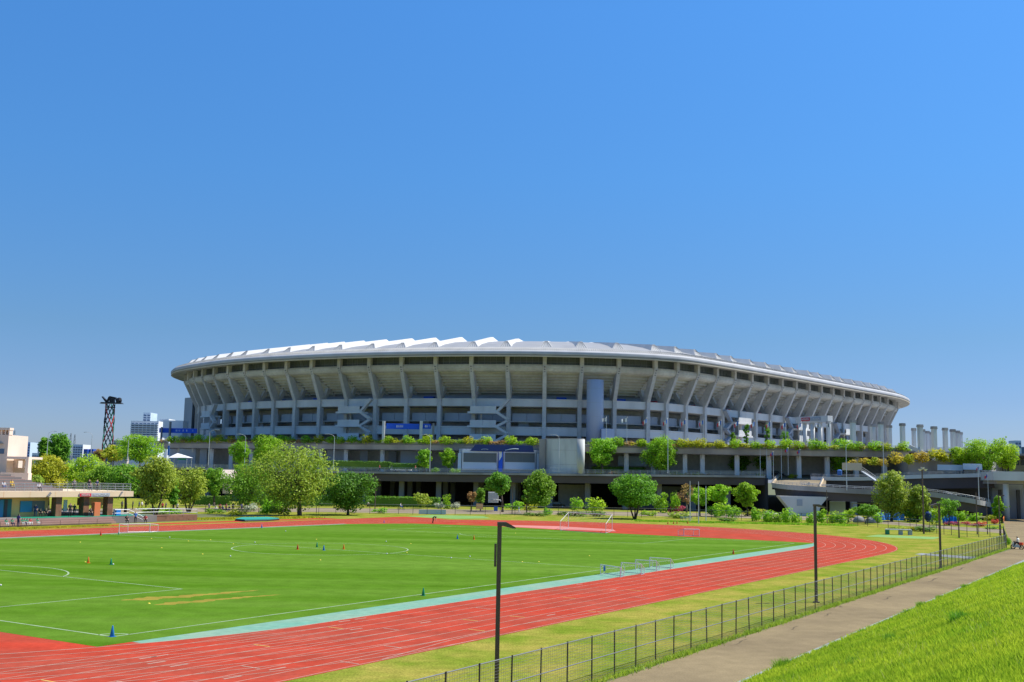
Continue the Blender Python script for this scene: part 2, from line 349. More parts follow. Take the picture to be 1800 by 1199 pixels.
# ================================================================== GROUND, TRACK, PITCH
def sheet(name, pts, z, mat, parent=None, kind='structure'):
    mb = MB(); mb.add([(p[0], p[1], z) for p in pts], [tuple(range(len(pts)))]); return struct(name, mb, mat, parent, kind)
g = MB(); g.add([(-2500, -300, -.02), (2500, -300, -.02), (2500, 4500, -.02), (-2500, 4500, -.02)], [(0, 1, 2, 3)]); struct('ground', g, MAT['ground'])
LAWN = sheet('lawn', [L(-70, -23.9), L(117.5, -23.9), L(150, -24.2), L(190, -16), L(185, 40), L(170, 92), L(120, 92), L(76, 90), L(-70, 90)], .002, MAT['lawn'])
sheet('park_lawn', [(-260, 170), (-30, 205), (150, 170), (220, 262), (120, 262), (80, 272), (0, 280), (-90, 298), (-260, 320)], -.004, MAT['lawn'])
R0, CB, A0, A1 = 37.9, 33.6, 10.5, 94.9
def oval(rad, z=0., n=40):
    pts = [L(A0, CB-rad, z)]
    pts += [L(A1+rad*math.sin(t), CB-rad*math.cos(t), z) for t in np.linspace(0, math.pi, n)]
    pts += [L(A0-rad*math.sin(t), CB+rad*math.cos(t), z) for t in np.linspace(0, math.pi, n)][:-1]
    return pts
TR = sheet('running_track', oval(R0+9.9), .008, MAT['track'])
sheet('sprint_straight', [L(-60, CB-R0-9.9), L(A0+2, CB-R0-9.9), L(A0+2, CB-R0-.1), L(-60, CB-R0-.1)], .0075, MAT['track'], TR)
sheet('far_straight_end', [L(A1-2, CB+R0-1), L(128, CB+R0-.6), L(130, CB+R0+11), L(A1-2, CB+R0+9.9)], .0078, MAT['track'], TR)
sheet('jump_runway', [L(20, 82.8), L(112, 82.8), L(112, 86.6), L(20, 88.2)], .0072, MAT['track'], TR)
sheet('runway_border', [L(20, 83.4), L(108, 82.9), L(108, 83.6), L(20, 84.6)], .0112, MAT['sand'], TR)
line_far = sheet('far_kerb_strip', [L(-2, 69.22), L(98, 69.22), L(98, 70.1), L(-2, 70.1)], .0118, MAT['kerb'], TR)
# inner apron of teal rubber and the turf
def inner(b0, r):      # near edge of infield, following the kerb at both ends
    out = []
    for a in np.linspace(-2.3, 108.6, 60):
        k = CB-R0 if A0 <= a <= A1 else CB-math.sqrt(R0**2-((a-A1) if a > A1 else (A0-a))**2)
        out.append((a, max(b0, k+r)))
    return out
near = inner(-1.95, .05)
turf = MB(); tp = [L(a, b, .012) for a, b in near]+[L(108.6, 30, .012), L(112.3, 51, .012), L(108, 64, .012), L(98, 69.2, .012), L(-2.3, 69.2, .012)]
turf.add(tp, [tuple(range(len(tp)))]); TURF = struct('pitch_turf', turf, MAT['turf'])
ed = inner(-4.25, .05)
ap = MB(); i0 = [i for i, (a, b) in enumerate(near) if a > -1.2]; ap.strip([L(ed[i][0], ed[i][1], .011) for i in i0], [L(near[i][0], near[i][1]-.001, .011) for i in i0])
struct('infield_apron', ap, MAT['teal'], TR)
def line(name, pts, wd, z, mat, parent, closed=False):
    pts = [Vector((p[0], p[1], 0)) for p in pts]
    if closed: pts = pts+[pts[0]]
    A, B = [], []
    for i, p in enumerate(pts):
        q = pts[min(i+1, len(pts)-1)]-pts[max(i-1, 0)]
        if closed and i in (0, len(pts)-1): q = pts[1]-pts[-2]
        nrm = Vector((-q.y, q.x, 0)).normalized()*(wd/2); A.append((p+nrm)[:2]+(z,)); B.append((p-nrm)[:2]+(z,))
    mb = MB(); mb.strip(B, A); return struct(name, mb, mat, parent)
for k in range(9):
    line('lane_line', oval(R0+1.22*k, n=60), .06 if k else .09, .0145, MAT['linep'], TR, True)
    line('lane_line', [L(-58, CB-R0-1.22*k), L(A0, CB-R0-1.22*k)], .055, .0125, MAT['linep'], TR)
line('start_arc', [L(-17.5, -14), L(-16.6, -11), L(-15.2, -7.5), L(-13.2, -4.3)], .09, .0165, MAT['linep'], TR)
line('start_arc', [L(3, -14), L(9, -13.2), L(16, -12.8), L(26, -13.7)], .06, .0165, MAT['linep'], TR)
for a, k, m in ((-8.5, 2, 'liney'), (-1.8, 5, 'linep'), (2.5, 2, 'liney'), (-7, 4, 'linep'), (9, 1, 'liney'), (10.5, 3, 'linep'), (13, 6, 'liney'), (6, 6, 'linep'), (19, 5, 'liney'), (24, 7, 'liney'), (29.5, 3, 'liney'), (21, 2, 'linep'), (37, 4, 'liney'), (33, 6, 'linep'), (16, 4, 'liney'), (-12, 6, 'linep'), (45, 7, 'liney'), (1.5, 7, 'linep')):
    line('lane_mark', [L(a, CB-R0-1.22*k-.1), L(a, CB-R0-1.22*k-1.12)], .09, .0165, MAT[m], TR)
for i in range(13):        # small faded stencils between the lanes
    a = random.uniform(-6, 40); k = random.randrange(8); line('stencil_mark', [L(a, CB-R0-1.22*k-.45), L(a+.9, CB-R0-1.22*k-.5)], .12, .0165, MAT['linep'], TR)
sheet('worn_patch', [L(112.8, 50), L(112, 38), L(114, 30), L(119, 33), L(121, 44), L(117, 52)], .0095, MAT['trackfade'], TR)
WP, LP = 68.3, 105.5
def pl(name, pts, wd=.13, closed=False): line(name, pts, wd, .0165, MAT['linep2'], TURF, closed)
for nm, q in (('touch_line', [L(0, 0), L(LP, 0)]), ('touch_line', [L(0, WP), L(LP, WP)]), ('goal_line', [L(0, 0), L(0, WP)]), ('goal_line', [L(LP, 0), L(LP, WP)]), ('halfway_line', [L(LP/2, 0), L(LP/2, WP)])): pl(nm, q)
pl('centre_circle', [L(LP/2+9.15*math.cos(t), WP/2+9.15*math.sin(t)) for t in np.linspace(0, 2*math.pi, 72)[:-1]], closed=True)
for s, a0 in ((1, 0), (-1, LP)):
    y0, y1 = (WP-40.32)/2, (WP+40.32)/2
    pl('penalty_area', [L(a0, y0), L(a0+s*16.5, y0)]); pl('penalty_area', [L(a0+s*16.5, y0), L(a0+s*16.5, y1)]); pl('penalty_area', [L(a0+s*16.5, y1), L(a0, y1)])
    pl('penalty_arc', [L(a0+s*(11+9.15*math.cos(t)), WP/2+9.15*math.sin(t)) for t in np.linspace(-.925, .925, 24)])
pl('corner_arc', [L(math.cos(t), math.sin(t)) for t in np.linspace(0, math.pi/2, 8)])
PATCHES = []
def blob(name, c, ra, rb, ang, z, mat, parent):
    pts = []
    for t in np.linspace(0, 2*math.pi, 40)[:-1]:
        q = 1+.16*math.sin(5*t+ra)+.1*math.sin(11*t); x, y = ra*math.cos(t)*q, rb*math.sin(t)*q
        pts.append(L(c[0]+x*math.cos(ang)-y*math.sin(ang), c[1]+x*math.sin(ang)+y*math.cos(ang)))
    sheet(name, pts, z, mat, parent)
def loc2(u, v): 
    q = G(u, v)-L(0, 0); return (q.x*CT+q.y*ST, -q.x*ST+q.y*CT)
for (u0, v0, u1, v1, rb) in ((213, 1056.5, 458, 1038.5, 1.5), (268, 1064, 495, 1046, 1.15), (800, 921, 850, 922.5, 1.3)):
    p, q = loc2(u0, v0), loc2(u1, v1); d = math.hypot(q[0]-p[0], q[1]-p[1]); an = math.atan2(q[1]-p[1], q[0]-p[0]); A_, B_ = [], []; ph = random.uniform(0, 9)
    for t in np.linspace(0, 1, 60):
        w_ = rb*(min(1, t*7)**.7)*(1-t)**.55; up_, dn_ = [w_*(.5+.16*math.sin(t*23+ph+z_)+.1*math.sin(t*61+z_)+random.uniform(-.09, .09)) for z_ in (0, 2)]
        c_ = .25*math.sin(t*5+ph)*rb*.4; X_, Y_ = lerp(p[0], q[0], t), lerp(p[1], q[1], t)
        A_.append(L(X_-(c_+up_)*math.sin(an), Y_+(c_+up_)*math.cos(an), .0145)); B_.append(L(X_-(c_-dn_)*math.sin(an), Y_+(c_-dn_)*math.cos(an), .0145))
    mbp = MB(); mbp.strip(B_, A_); struct('bare_patch', mbp, MAT['sand'], TURF)
MAT['patch'] = M('asphalt_repair', (.15, .118, .075), .95, 0, .3, 1.5, spec=.02)
for i, (u, v, ra, rr) in enumerate(((1462, 1064, 1.1, .12), (1470, 1066, .8, .07), (1478, 1067, .5, .1), (1640, 1020, 2.6, .1), (1590, 1026, 1.8, .12), (1455, 1081, .9, .06), (1300, 1130, 1.6, .05), (1560, 1052, 1.5, .07), (1690, 1000, 3, .1), (1395, 1105, 1.2, .05))):
    a_, b_ = loc2(u, v); pts = [L(a_+ra*math.cos(t)*random.uniform(.6, 1.2), b_+rr*math.sin(t)*random.uniform(.5, 1.4)+.12*math.sin(3*math.cos(t))) for t in np.linspace(0, 2*math.pi, 18)[:-1]]; PATCHES.append(pts)
sheet('light_green_mat', [G(715, 908.5), G(760, 905.8), G(850, 908), G(862, 911.5), G(800, 912.5)], .007, MAT['lime'], LAWN)
sheet('light_green_mat', [G(1520, 943.5), G(1545, 940.5), G(1655, 945), G(1640, 948.5)], .007, MAT['lime'], LAWN)
sheet('concrete_slab', [G(1608, 975), G(1620, 973), G(1722, 980), G(1716, 984)], .012, MAT['kerb'], LAWN)
# promenade behind the far fence
PROM = MB()
pa = [(-60, 905), (300, 900), (560, 900.5), (760, 903.5), (960, 905), (1230, 909), (1500, 917), (1640, 929), (1764, 938)]
pb = [(-60, 898), (300, 893), (560, 893.5), (760, 895.5), (960, 898), (1230, 902.5), (1500, 911), (1640, 924), (1764, 931)]
PROM.strip([G(u, v, .006) for u, v in pa], [G(u, v, .006) for u, v in pb]); struct('promenade', PROM, MAT['road'])
# asphalt path beside the near fence
pm = MB(); pts = [L(-60, -24.15), L(90, -24.15), L(117, -24.5), G(1766, 928), G(1764, 915), G(1786, 899), G(1840, 901), G(1880, 940), L(110, -34), L(93, -28.9), L(40, -28.4), L(-60, -28.4)]
pm.add([(p.x, p.y, .006) for p in pts], [tuple(range(len(pts)))]); PATH = struct('asphalt_path', pm, MAT['asphalt'])
for pts in PATCHES: sheet('repair_patch', pts, .0095, MAT['patch'], PATH)
kb = MB(); n = 34
for i in range(n):
    a, b = -40+i*4, -40+(i+1)*4-.02; kb_ = MB(); kb_.prism([L(a, -28.75), L(b, -28.75), L(b, -28.42), L(a, -28.42)], -.05, .07); kb_.build('kerb_stone', MAT['kerb'], PATH)
# levee slope: rises from the path to the bank the camera stands on
SK = .385
sl = MB(); aa = np.linspace(-75, 140, 60); bb = [-28.76, -30, -32, -36, -44, -52]
def slz(a, b): return max(0, (-28.76-b)*SK)+.05*math.sin(a*.31+b*.2)*min(1, (-28.76-b)/3)+.03
vs = [L(a, b, slz(a, b)) for b in bb for a in aa]; na = len(aa)
sl.add(vs, [(j*na+i, (j+1)*na+i, (j+1)*na+i+1, j*na+i+1) for j in range(len(bb)-1) for i in range(na-1)])
sl.add([L(-75, -52, slz(-75, -52)), L(140, -52, slz(140, -52)), L(140, -120, 9), L(-75, -120, 9)], [(0, 3, 2, 1)])
struct('levee_slope', sl, MAT['slope'])
# blades of grass on the slope, denser near the eye
def blades(name, pa, pb, pz, hgt, wid, mat, rng, lean=.5):
    m = len(pa); X = -18.82+pa*CT-pb*ST; Yy = 52.87+pa*ST+pb*CT
    th = rng.uniform(0, 2*math.pi, m); h = hgt*rng.uniform(.5, 1.4, m); wd = wid*rng.uniform(.7, 1.3, m)
    dx, dy = np.cos(th), np.sin(th); lx, ly = rng.normal(size=m)*lean*h-.12*h, rng.normal(size=m)*lean*h
    V = np.empty((m, 4, 3)); V[:, 0] = np.stack([X-dx*wd, Yy-dy*wd, pz-.02], 1); V[:, 1] = np.stack([X+dx*wd, Yy+dy*wd, pz-.02], 1)
    V[:, 2] = np.stack([X+lx+dx*wd*.15, Yy+ly+dy*wd*.15, pz+h], 1); V[:, 3] = np.stack([X+lx-dx*wd*.15, Yy+ly-dy*wd*.15, pz+h], 1)
    o = bpy.data.objects.new(name, quadmesh(name, V.reshape(-1, 3), mat)); COL.objects.link(o); o['kind'] = 'stuff'; return o
rng = np.random.default_rng(3); PA, PB, HH, WW = [], [], [], []
for k in range(1000000 // 200000):
    a = rng.uniform(-34, 85, 520000); b = -28.7-rng.uniform(0, 1, 520000)*16
    X = -18.82+a*CT-b*ST; Yy = 52.87+a*ST+b*CT; d = np.hypot(X, Yy)
    keep = (Yy > 7) & (X > .1*Yy-4) & (X < .56*Yy+3) & (rng.uniform(0, 1, len(a)) < np.minimum(1, (16/np.maximum(d, 1))**1.5)*.9)
    PA.append(a[keep]); PB.append(b[keep]); HH.append(np.clip(.075+.0011*d[keep], .08, .13)); WW.append(np.clip(.0006*d[keep], .007, .032))
PA, PB, HH, WW = map(np.concatenate, (PA, PB, HH, WW))
pz = np.maximum(0, (-28.76-PB)*SK)+.05*np.sin(PA*.31+PB*.2)*np.minimum(1, (-28.76-PB)/3)+.03
clump = (np.sin(PA*1.7+np.sin(PB*2.3)*2)*np.sin(PB*1.9+np.sin(PA*1.1)*2)); HH = HH*(1+.3*clump)
HH = np.where(PB > -29.1, HH*1.3, HH)
go = blades('slope_grass', PA, PB, pz, HH, WW, LEAF['grass'], rng, .4); tag(go, 'long bright green grass covering the levee slope', 'grass')
rg = np.random.default_rng(21); m = 9000; a = rg.uniform(-30, 70, m); b = -28.8-rg.uniform(0, 1, m)*15; pt = np.sin(a*.8+np.sin(b*1.1)*2)*np.sin(b*.9+a*.23) > .15; a, b = a[pt], b[pt]
o = blades('dry_grass_stalks', a, b, np.maximum(0, (-28.76-b)*SK)+.03, .2, .008, M('dry_grass', (.55, .50, .17), .8, trans=.3), rg, .5); tag(o, 'scattered dry straw coloured stalks on the levee slope', 'grass')
m = 26000; a = rg.uniform(-30, 75, m); b = -28.8-rg.uniform(0, 1, m)*15; pt = np.sin(a*.55+1+np.sin(b*.8)*2)*np.sin(b*1.3+a*.41+2) > .45; a, b = a[pt], b[pt]
o = blades('clover_patches', a, b, np.maximum(0, (-28.76-b)*SK)+.03, .13, .018, LEAF['mid'], rg, .6); tag(o, 'darker green weed patches among the slope grass', 'weeds')
# dark tufts on the slope edge
TU = [(1361, 1172, 1.1), (1513, 1111, .6), (1592, 1076, .7), (1618, 1065, 1.), (1649, 1051, .8), (1697, 1033, .9), (1735, 1019, .7), (1761, 1008, .6), (1687, 1093, 1.0), (1565, 1127, .7), (1500, 1170, .7)]
for i, (u, v, s) in enumerate(TU):
    p = G(u, v+6); a, b = loc2(u, v+6); b = min(b, -29.0); p = L(a, b, slz(a, b))
    if i >= 8:
        d = _ray(u, v); t = 1.
        for _ in range(60):
            q = Vector((d[0]*t, d[1]*t, H+d[2]*t)); e = q-L(0, 0); al, bl = e.x*CT+e.y*ST, -e.x*ST+e.y*CT
            t += (q.z-slz(al, bl))*2.2
        p = L(al, bl, slz(al, bl))
    rg = np.random.default_rng(50+i); m = int(420*s); q = p-L(0, 0); qa, qb = q.x*CT+q.y*ST, -q.x*ST+q.y*CT
    a = qa+np.clip(rg.normal(size=m), -1.6, 1.6)*.38*s; b = qb+np.clip(rg.normal(size=m), -1.6, 1.6)*.13*s; o = blades('grass_tuft', a, b, np.full(m, p.z), .26*s, .02, LEAF['mid'], rg, .45); del o['kind']
    tag(o, ('tall dark grass tuft, %s along the slope edge from the bottom of the picture' % nth(i+1)) if i < 8 else 'tall dark grass tuft on the slope, %s of the three away from its edge' % nth(i-7), 'grass tuft', 'dark grass tufts on the slope')
# weeds along the fence foot and mottled grass verge
rg = np.random.default_rng(9); a = rg.uniform(-12, 118, 26000); b = -23.95+rg.normal(size=26000)*.14; keep = rg.uniform(0, 1, 26000) < .35+.65*(np.sin(a*.9)*np.sin(a*.37+1) > .1)
o = blades('fence_foot_grass', a[keep], b[keep], np.zeros(keep.sum())+.01, .14, .022, LEAF['olive'], rg, .5); tag(o, 'weedy grass strip along the foot of the mesh fence', 'grass')

# ================================================================== NEAR FENCE AND LAMPS
def fence(label, pts, hgt, step, wires, vstep, name='mesh_fence', rails=(1., .5), rmid=.022, pr_=.03, wr=.004):
    base = pts[0]; o = thing(name, base, label, 'fence'); net = MB()
    for i, (p, q) in enumerate(zip(pts, pts[1:])):
        d = q-p; ln = d.length; m = max(1, round(ln/step)); d = d/ln
        for k in range(m+(1 if i == len(pts)-2 else 0)):
            c = p+d*(ln*k/m); pb_ = MB(); lean = Vector((random.gauss(0, .012), random.gauss(0, .012), 0)); pb_.tube(c-Vector((0, 0, .1)), c+Vector((0, 0, hgt+.05))+lean*hgt, pr_, n=6); pb_.build('post', MAT['fencem'], o)
        for r in rails:
            rb = MB(); rb.tube(p+Vector((0, 0, hgt*r)), q+Vector((0, 0, hgt*r)), rmid, n=6); rb.build('rail', MAT['wire'], o)
        for k in range(wires):
            z = .06+(hgt-.12)*k/max(1, wires-1); net.beam(p+Vector((0, 0, z)), q+Vector((0, 0, z)), wr*2, wr*2)
        if vstep:
            for k in range(int(ln/vstep)): c = p+d*(k*vstep+vstep/2); net.beam(c+Vector((0, 0, .05)), c+Vector((0, 0, hgt-.03)), wr*1.4, wr*1.4)
    nb = net.build('wire_mesh', MAT['wire'], o); nb['kind'] = 'stuff'; return o
fence('long brown post and wire mesh fence running beside the grey path', [L(-10, -23.7), L(26, -23.7), L(62, -23.7), L(98, -23.7), L(117, -23.8), G(1764, 944)], 1.75, 2., 17, .14)
def lamp(label, base, h, head, az=0., box=True, name='square_lamp_post'):
    o = thing(name, base, label, 'lamp post', 'brown lamp posts along the near fence'); b = MB(); b.box(base+Vector((0, 0, h/2)), (.165, .165, h)); b.box(base+Vector((0, 0, .04)), (.36, .36, .08)); b.build('post', MAT['railb'], o)
    c, s = math.cos(az), math.sin(az); x = Vector((c, s, 0))
    hb = MB(); hb.extr([(-.083, h+.04), (-.083, h-.1), (.15, h-.11), (head, h-.2), (head, h-.15), (.25, h+.04)], base, x, (0, 0, 1), (-s, c, 0), .28); hb.build('lamp_head', MAT['railb'], o)
    gl = MB(); gl.extr([(.26, h-.13), (head-.06, h-.196), (head-.06, h-.21), (.26, h-.15)], base, x, (0, 0, 1), (-s, c, 0), .2); gl.build('diffuser', MAT['white'], o)
    if box: bb_ = MB(); bb_.box(base+Vector((-.14, -.02, h-1.2)), (.09, .14, .85)); bb_.build('control_box', MAT['railb'], o)
    return o
b1 = G(872.5, 1216); lamp('nearest brown lamp post, in front of the red track at picture centre', b1, P(880, 920, b1.y).z, .6, 0.1)
b2 = G(1435, 1060); lamp('second brown lamp post along the fence, right of the track bend', b2, P(1437, 888, b2.y).z, .75, 0.1, False)
b3 = G(1654, 1000); lamp('third brown lamp post along the fence, by the white slab', b3, P(1653, 886, b3.y).z, .9, 3.3, False)

# ================================================================== STADIUM
# eave line in plan, surveyed from the photograph at eave height 41.4 m, closed round the back
EV = [(-124, 396), (-118.5, 376), (-109, 361), (-94, 344), (-80, 332.5), (-69, 325.5), (-58, 319.3), (-47, 314), (-34, 308.8), (-16, 303.8), (1, 301), (14, 300.3), (26, 301), (38, 303.4), (47, 307), (54, 312), (67, 325.3), (85, 345.5), (105, 368.5), (129, 397), (145, 415.5), (158, 433), (169, 456), (175, 485), (174, 520), (162, 556), (140, 585), (110, 606), (75, 614), (35, 610), (-10, 594), (-52, 565), (-88, 525), (-112, 480), (-124, 435)]
def catmull(pts, m=14):
    out = []; n = len(pts); Pn = [Vector((p[0], p[1], 0)) for p in pts]
    for i in range(n):
        a, b, c, d = Pn[i-1], Pn[i], Pn[(i+1) % n], Pn[(i+2) % n]
        for k in range(m):
            t = k/m; out.append(.5*((2*b)+(c-a)*t+(2*a-5*b+4*c-d)*t*t+(3*b-a-3*c+d)*t**3))
    return out
CV = catmull(EV); NC = len(CV)
for _ in range(6): CV = [(CV[i-1]+CV[i]*2+CV[(i+1) % NC])/4 for i in range(NC)]
def nrmat(i, w=9):
    t = CV[(i+w) % NC]-CV[(i-w) % NC]; n = Vector((-t.y, t.x, 0)).normalized(); return n           # inward (curve runs left->right along the near side)
NRM = [nrmat(i) for i in range(NC)]
CUS = [325.5, 332.2, 342.2, 357.2, 377.3, 401.9, 431, 465.6, 504.3, 548.4, 597, 649.7, 706, 766, 828.7, 892, 957.6, 1023, 1088, 1152, 1190.6, 1226.4, 1259.8, 1291, 1321, 1348.7, 1374, 1398.7, 1421.6, 1443, 1463.6, 1482, 1500, 1516.6, 1532, 1546, 1559, 1573]
DP = 4.6
near_i = range(0, 22*14)
uu = [UV((CV[i]+NRM[i]*(DP+.5)).to_tuple()[:2]+(40.3,))[0] for i in near_i]
FR = []          # frames: (eave point, inward normal)
def at_index(x):
    i = int(math.floor(x)); f = x-i; p = CV[i % NC].lerp(CV[(i+1) % NC], f); n = NRM[i % NC].lerp(NRM[(i+1) % NC], f).normalized(); return p, n
umin = int(np.argmin(uu)); xs = []
for cu in CUS:
    for i in range(umin, len(uu)-1):
        if uu[i] <= cu < uu[i+1]: xs.append(i+(cu-uu[i])/(uu[i+1]-uu[i])); break
    else:
        xs.append((xs[-1]+8) if xs and cu > 1000 else umin+.3)
# a few more frames round both ends, where they are just out of sight
def step_len(x, dist):
    p, _ = at_index(x); s = 1 if dist > 0 else -1; y = x
    while (at_index(y)[0]-p).length < abs(dist): y += s*.25
    return y
for _ in range(4): xs.insert(0, step_len(xs[0], -9.5))
for _ in range(5): xs.append(step_len(xs[-1], 10))
NL = 4
FR = [at_index(x) for x in xs]; NF = len(FR)
STB = Vector((10, 330, 16.5))
stad = thing('stadium', STB, 'large grey concrete stadium with leaning columns and a ribbed white roof', 'stadium')
Z3 = Vector((0, 0, 1))
def fp(i, d, z): p, n = FR[i]; return Vector((p.x+n.x*d, p.y+n.y*d, z))
# --- columns: post, leaning arm, shaft, inner arm
for i, (p, n) in enumerate(FR):
    s = Vector((-n.y, n.x, 0)); b = MB()
    b.extr([(9.0, 16.5), (10.7, 16.5), (10.9, 28.6), (11.9, 30.3), (7.2, 38.2), (5.9, 39.3), (5.9, 41.9), (4.6, 41.9), (4.6, 39.0), (9.0, 30.0)], p, n, Z3, s, 1.12)
    c = b.build('column', MAT['concrete'], stad)
    a = MB(); a.extr([(10.6, 30.1), (11.9, 29.8), (14.6, 34.4), (13.4, 34.9)], p, n, Z3, s, 1.0); a.build('inner_arm', MAT['concrete'], c)
    j = MB()
    for dz in (39.0, 38.35, 37.75): q = p+n*(4.55+(39-dz)*.55)+Z3*dz; j.beam(q-n*.05, q+n*.2, .42, .38)
    j.build('bearing', MAT['conc_dark'], c)
    rk = MB(); rk.extr([(6.2, 38.0), (16.5, 31.8), (16.5, 33.2), (6.6, 39.2)], p, n, Z3, s, .9); rk.build('raker_beam', MAT['concrete'], c)
# --- bays
STAIR = {}
def bay_of(u):      # index of the bay whose columns straddle u
    for i in range(NF-1):
        a, b_ = UV(fp(i, 9, 28))[0], UV(fp(i+1, 9, 28))[0]
        if a <= u < b_: return i
for u, sd_ in ((390, 1), (622, 1), (858, 1), (1275, -1), (1388, -1), (1478, -1)): 
    bi = bay_of(u)
    if bi is not None: STAIR[bi] = sd_
def panel(mb, i, d0, d1, z0, z1, e=.0, t0=0., t1=1., mi=0):
    """block between frame i and i+1, from inset d0 to d1"""
    A, B = fp(i, d0, 0), fp(i+1, d0, 0); C, D = fp(i+1, d1, 0), fp(i, d1, 0); u = (B-A).normalized()*e
    q = [(A+u).lerp(B-u, t0), (A+u).lerp(B-u, t1), (D+u).lerp(C-u, t1), (D+u).lerp(C-u, t0)]
    mb.prism(q, z0, z1, mi)
for i in range(NF-1):
    ln = (fp(i+1, 9, 0)-fp(i, 9, 0)).length; front = (Z3.cross(FR[i][1])).normalized()
    if ln < .5: continue
    # rounded ring beam
    b = MB(); prof = [(5.2, 39.75), (4.95, 39.3), (4.95, 38.6), (5.4, 37.9), (6.3, 37.5), (7.4, 37.6), (7.4, 39.75)]
    A = [fp(i, d, z) for d, z in prof]; B = [fp(i+1, d, z) for d, z in prof]; m = len(prof)
    b.add(A+B, [(k, (k+1) % m, m+(k+1) % m, m+k) for k in range(m)]+[tuple(range(m-1, -1, -1)), tuple(range(m, 2*m))]); b.build('ring_beam', MAT['conc_tan'], stad)
    # stepped underside of the upper seating
    b = MB(); ns = 8; prof = []
    for k in range(ns):
        d0, d1 = 7.0+k*1.22, 7.0+(k+1)*1.22; z0 = 38.0-k*.72; prof += [(d0, z0), (d0, z0-.72), (d0+.3, z0-.74), (d0+.36, z0-.1), (d1-.02, z0-.3)]
    A = [fp(i, d, z) for d, z in prof]; B = [fp(i+1, d, z) for d, z in prof]; b.strip(B, A); b.build('seating_soffit', MAT['conc_tan'], stad)
    # clerestory glazing under the roof
    b = MB(); panel(b, i, 6.9, 7.1, 39.75, 42.2); w_ = b.build('clerestory', MAT['glassdark'], stad)
    nm = 6 if ln > 8 else 4; b = MB(); mp = MB()
    for k in range(1, nm): panel(b, i, 6.75, 6.88, 39.76, 42.1, 0, k/nm-.006, k/nm+.006)
    panel(b, i, 6.74, 6.87, 40.6, 40.68); b.build('mullions', MAT['mull'], w_)
    # concourse floors, parapets, walls
    b = MB(); panel(b, i, 10.0, 26, 27.9, 28.15); panel(b, i, 12.2, 26, 23.6, 23.85); panel(b, i, 10.0, 26, 19.6, 19.85); b.build('floor_slab', MAT['concrete'], stad)
    b = MB(); panel(b, i, 17.5, 18, 28.15, 33.6); b.build('concourse_wall', MAT['panelg'], stad)
    b = MB(); panel(b, i, 18.5, 19, 16.5, 27.9); b.build('rear_wall', MAT['concrete'], stad)
    st = i in STAIR
    b = MB(); panel(b, i, 9.7, 9.99, 28.0, 30.15, .56); panel(b, i, 9.6, 9.699, 29.95, 30.2, .56); b.build('parapet', MAT['conc_light'], stad)
    for t0, t1 in ((0.02, .49), (.505, .98)):
        b = MB(); panel(b, i, 12.2, 12.4, 23.9, 26.1, .56, t0, t1); b.build('wall_panel', MAT['panelg'], stad)
    if i % 3 == 1: b = MB(); panel(b, i, 14, 14.3, 19.85, 23.6, .6, .2, .55); b.build('wall_panel', MAT['panelg'], stad)
    if i % 3 == 0: b = MB(); panel(b, i, 14, 14.3, 19.85, 23.6, .6, .62, .9); b.build('wall_panel', MAT['panelg'], stad)
    b = MB(); panel(b, i, 9.75, 9.99, 19.7, 21.9, .56); panel(b, i, 9.62, 9.749, 21.85, 22.15, .56); b.build('parapet', MAT['conc_light'], stad)
    if not st and i % 2 == 0: b = MB(); panel(b, i, 15.5, 17.4, 28.2, 31.2, .6, .15+.1*(i % 3), .5+.1*(i % 3)); b.build('kiosk', MAT['banner'] if i < 24 else MAT['redsign'], stad)
    # stairs projecting in front of the columns
    if st:
        sd_ = STAIR[i]; lo, hi = (-.08, .78) if sd_ > 0 else (.22, 1.08)
        stt = MB(); panel(stt, i, 5.2, 9.2, 25.6, 26.15, 0, lo, hi); so = stt.build('stair_tower', MAT['conc_light'], stad)
        for z in (21.9, 17.9): b = MB(); panel(b, i, 5.2, 9.2, z-.3, z+.25, 0, lo, hi); b.build('landing', MAT['conc_light'], so)
        for z in (26.15, 22.15, 18.15):
            for t0, t1 in ((lo+.07, (lo+hi)/2-.003), ((lo+hi)/2+.003, hi-.07)): b = MB(); panel(b, i, 5.3, 5.5, z, z+1.55, 0, t0, t1); b.build('balustrade', MAT['conc_light'], so)
        e0, e1 = (hi-.06, 1.06) if sd_ > 0 else (lo+.06, -.06)
        for k, (za, zb) in enumerate(((29.8, 26.0), (26.0, 23.8), (23.8, 21.9), (21.9, 19.8), (19.8, 17.9))):
            xa, xb = (e1, e0) if k % 2 == 0 else (e0, e1)
            dd = 5.9 if sd_ > 0 else 8.1; A = fp(i, dd, 0).lerp(fp(i+1, dd, 0), xa); B = fp(i, dd, 0).lerp(fp(i+1, dd, 0), xb)
            b = MB(); b.beam(A+Z3*za, B+Z3*zb, 1.3, .7); b.build('stair_flight', MAT['concrete'] if sd_ > 0 else MAT['panelg'], so)  # right-hand flights get the greyer material to paint in their shade
        A = fp(i, 8, 0).lerp(fp(i+1, 8, 0), .25 if sd_ > 0 else .75); b = MB(); b.box(A+Z3*21.5, (.45, .45, 9)); b.build('prop', MAT['concrete'], so)
# --- roof
def ringpts(d, z): return [(p.x+n.x*d, p.y+n.y*d, z) for p, n in zip(CV, NRM)]
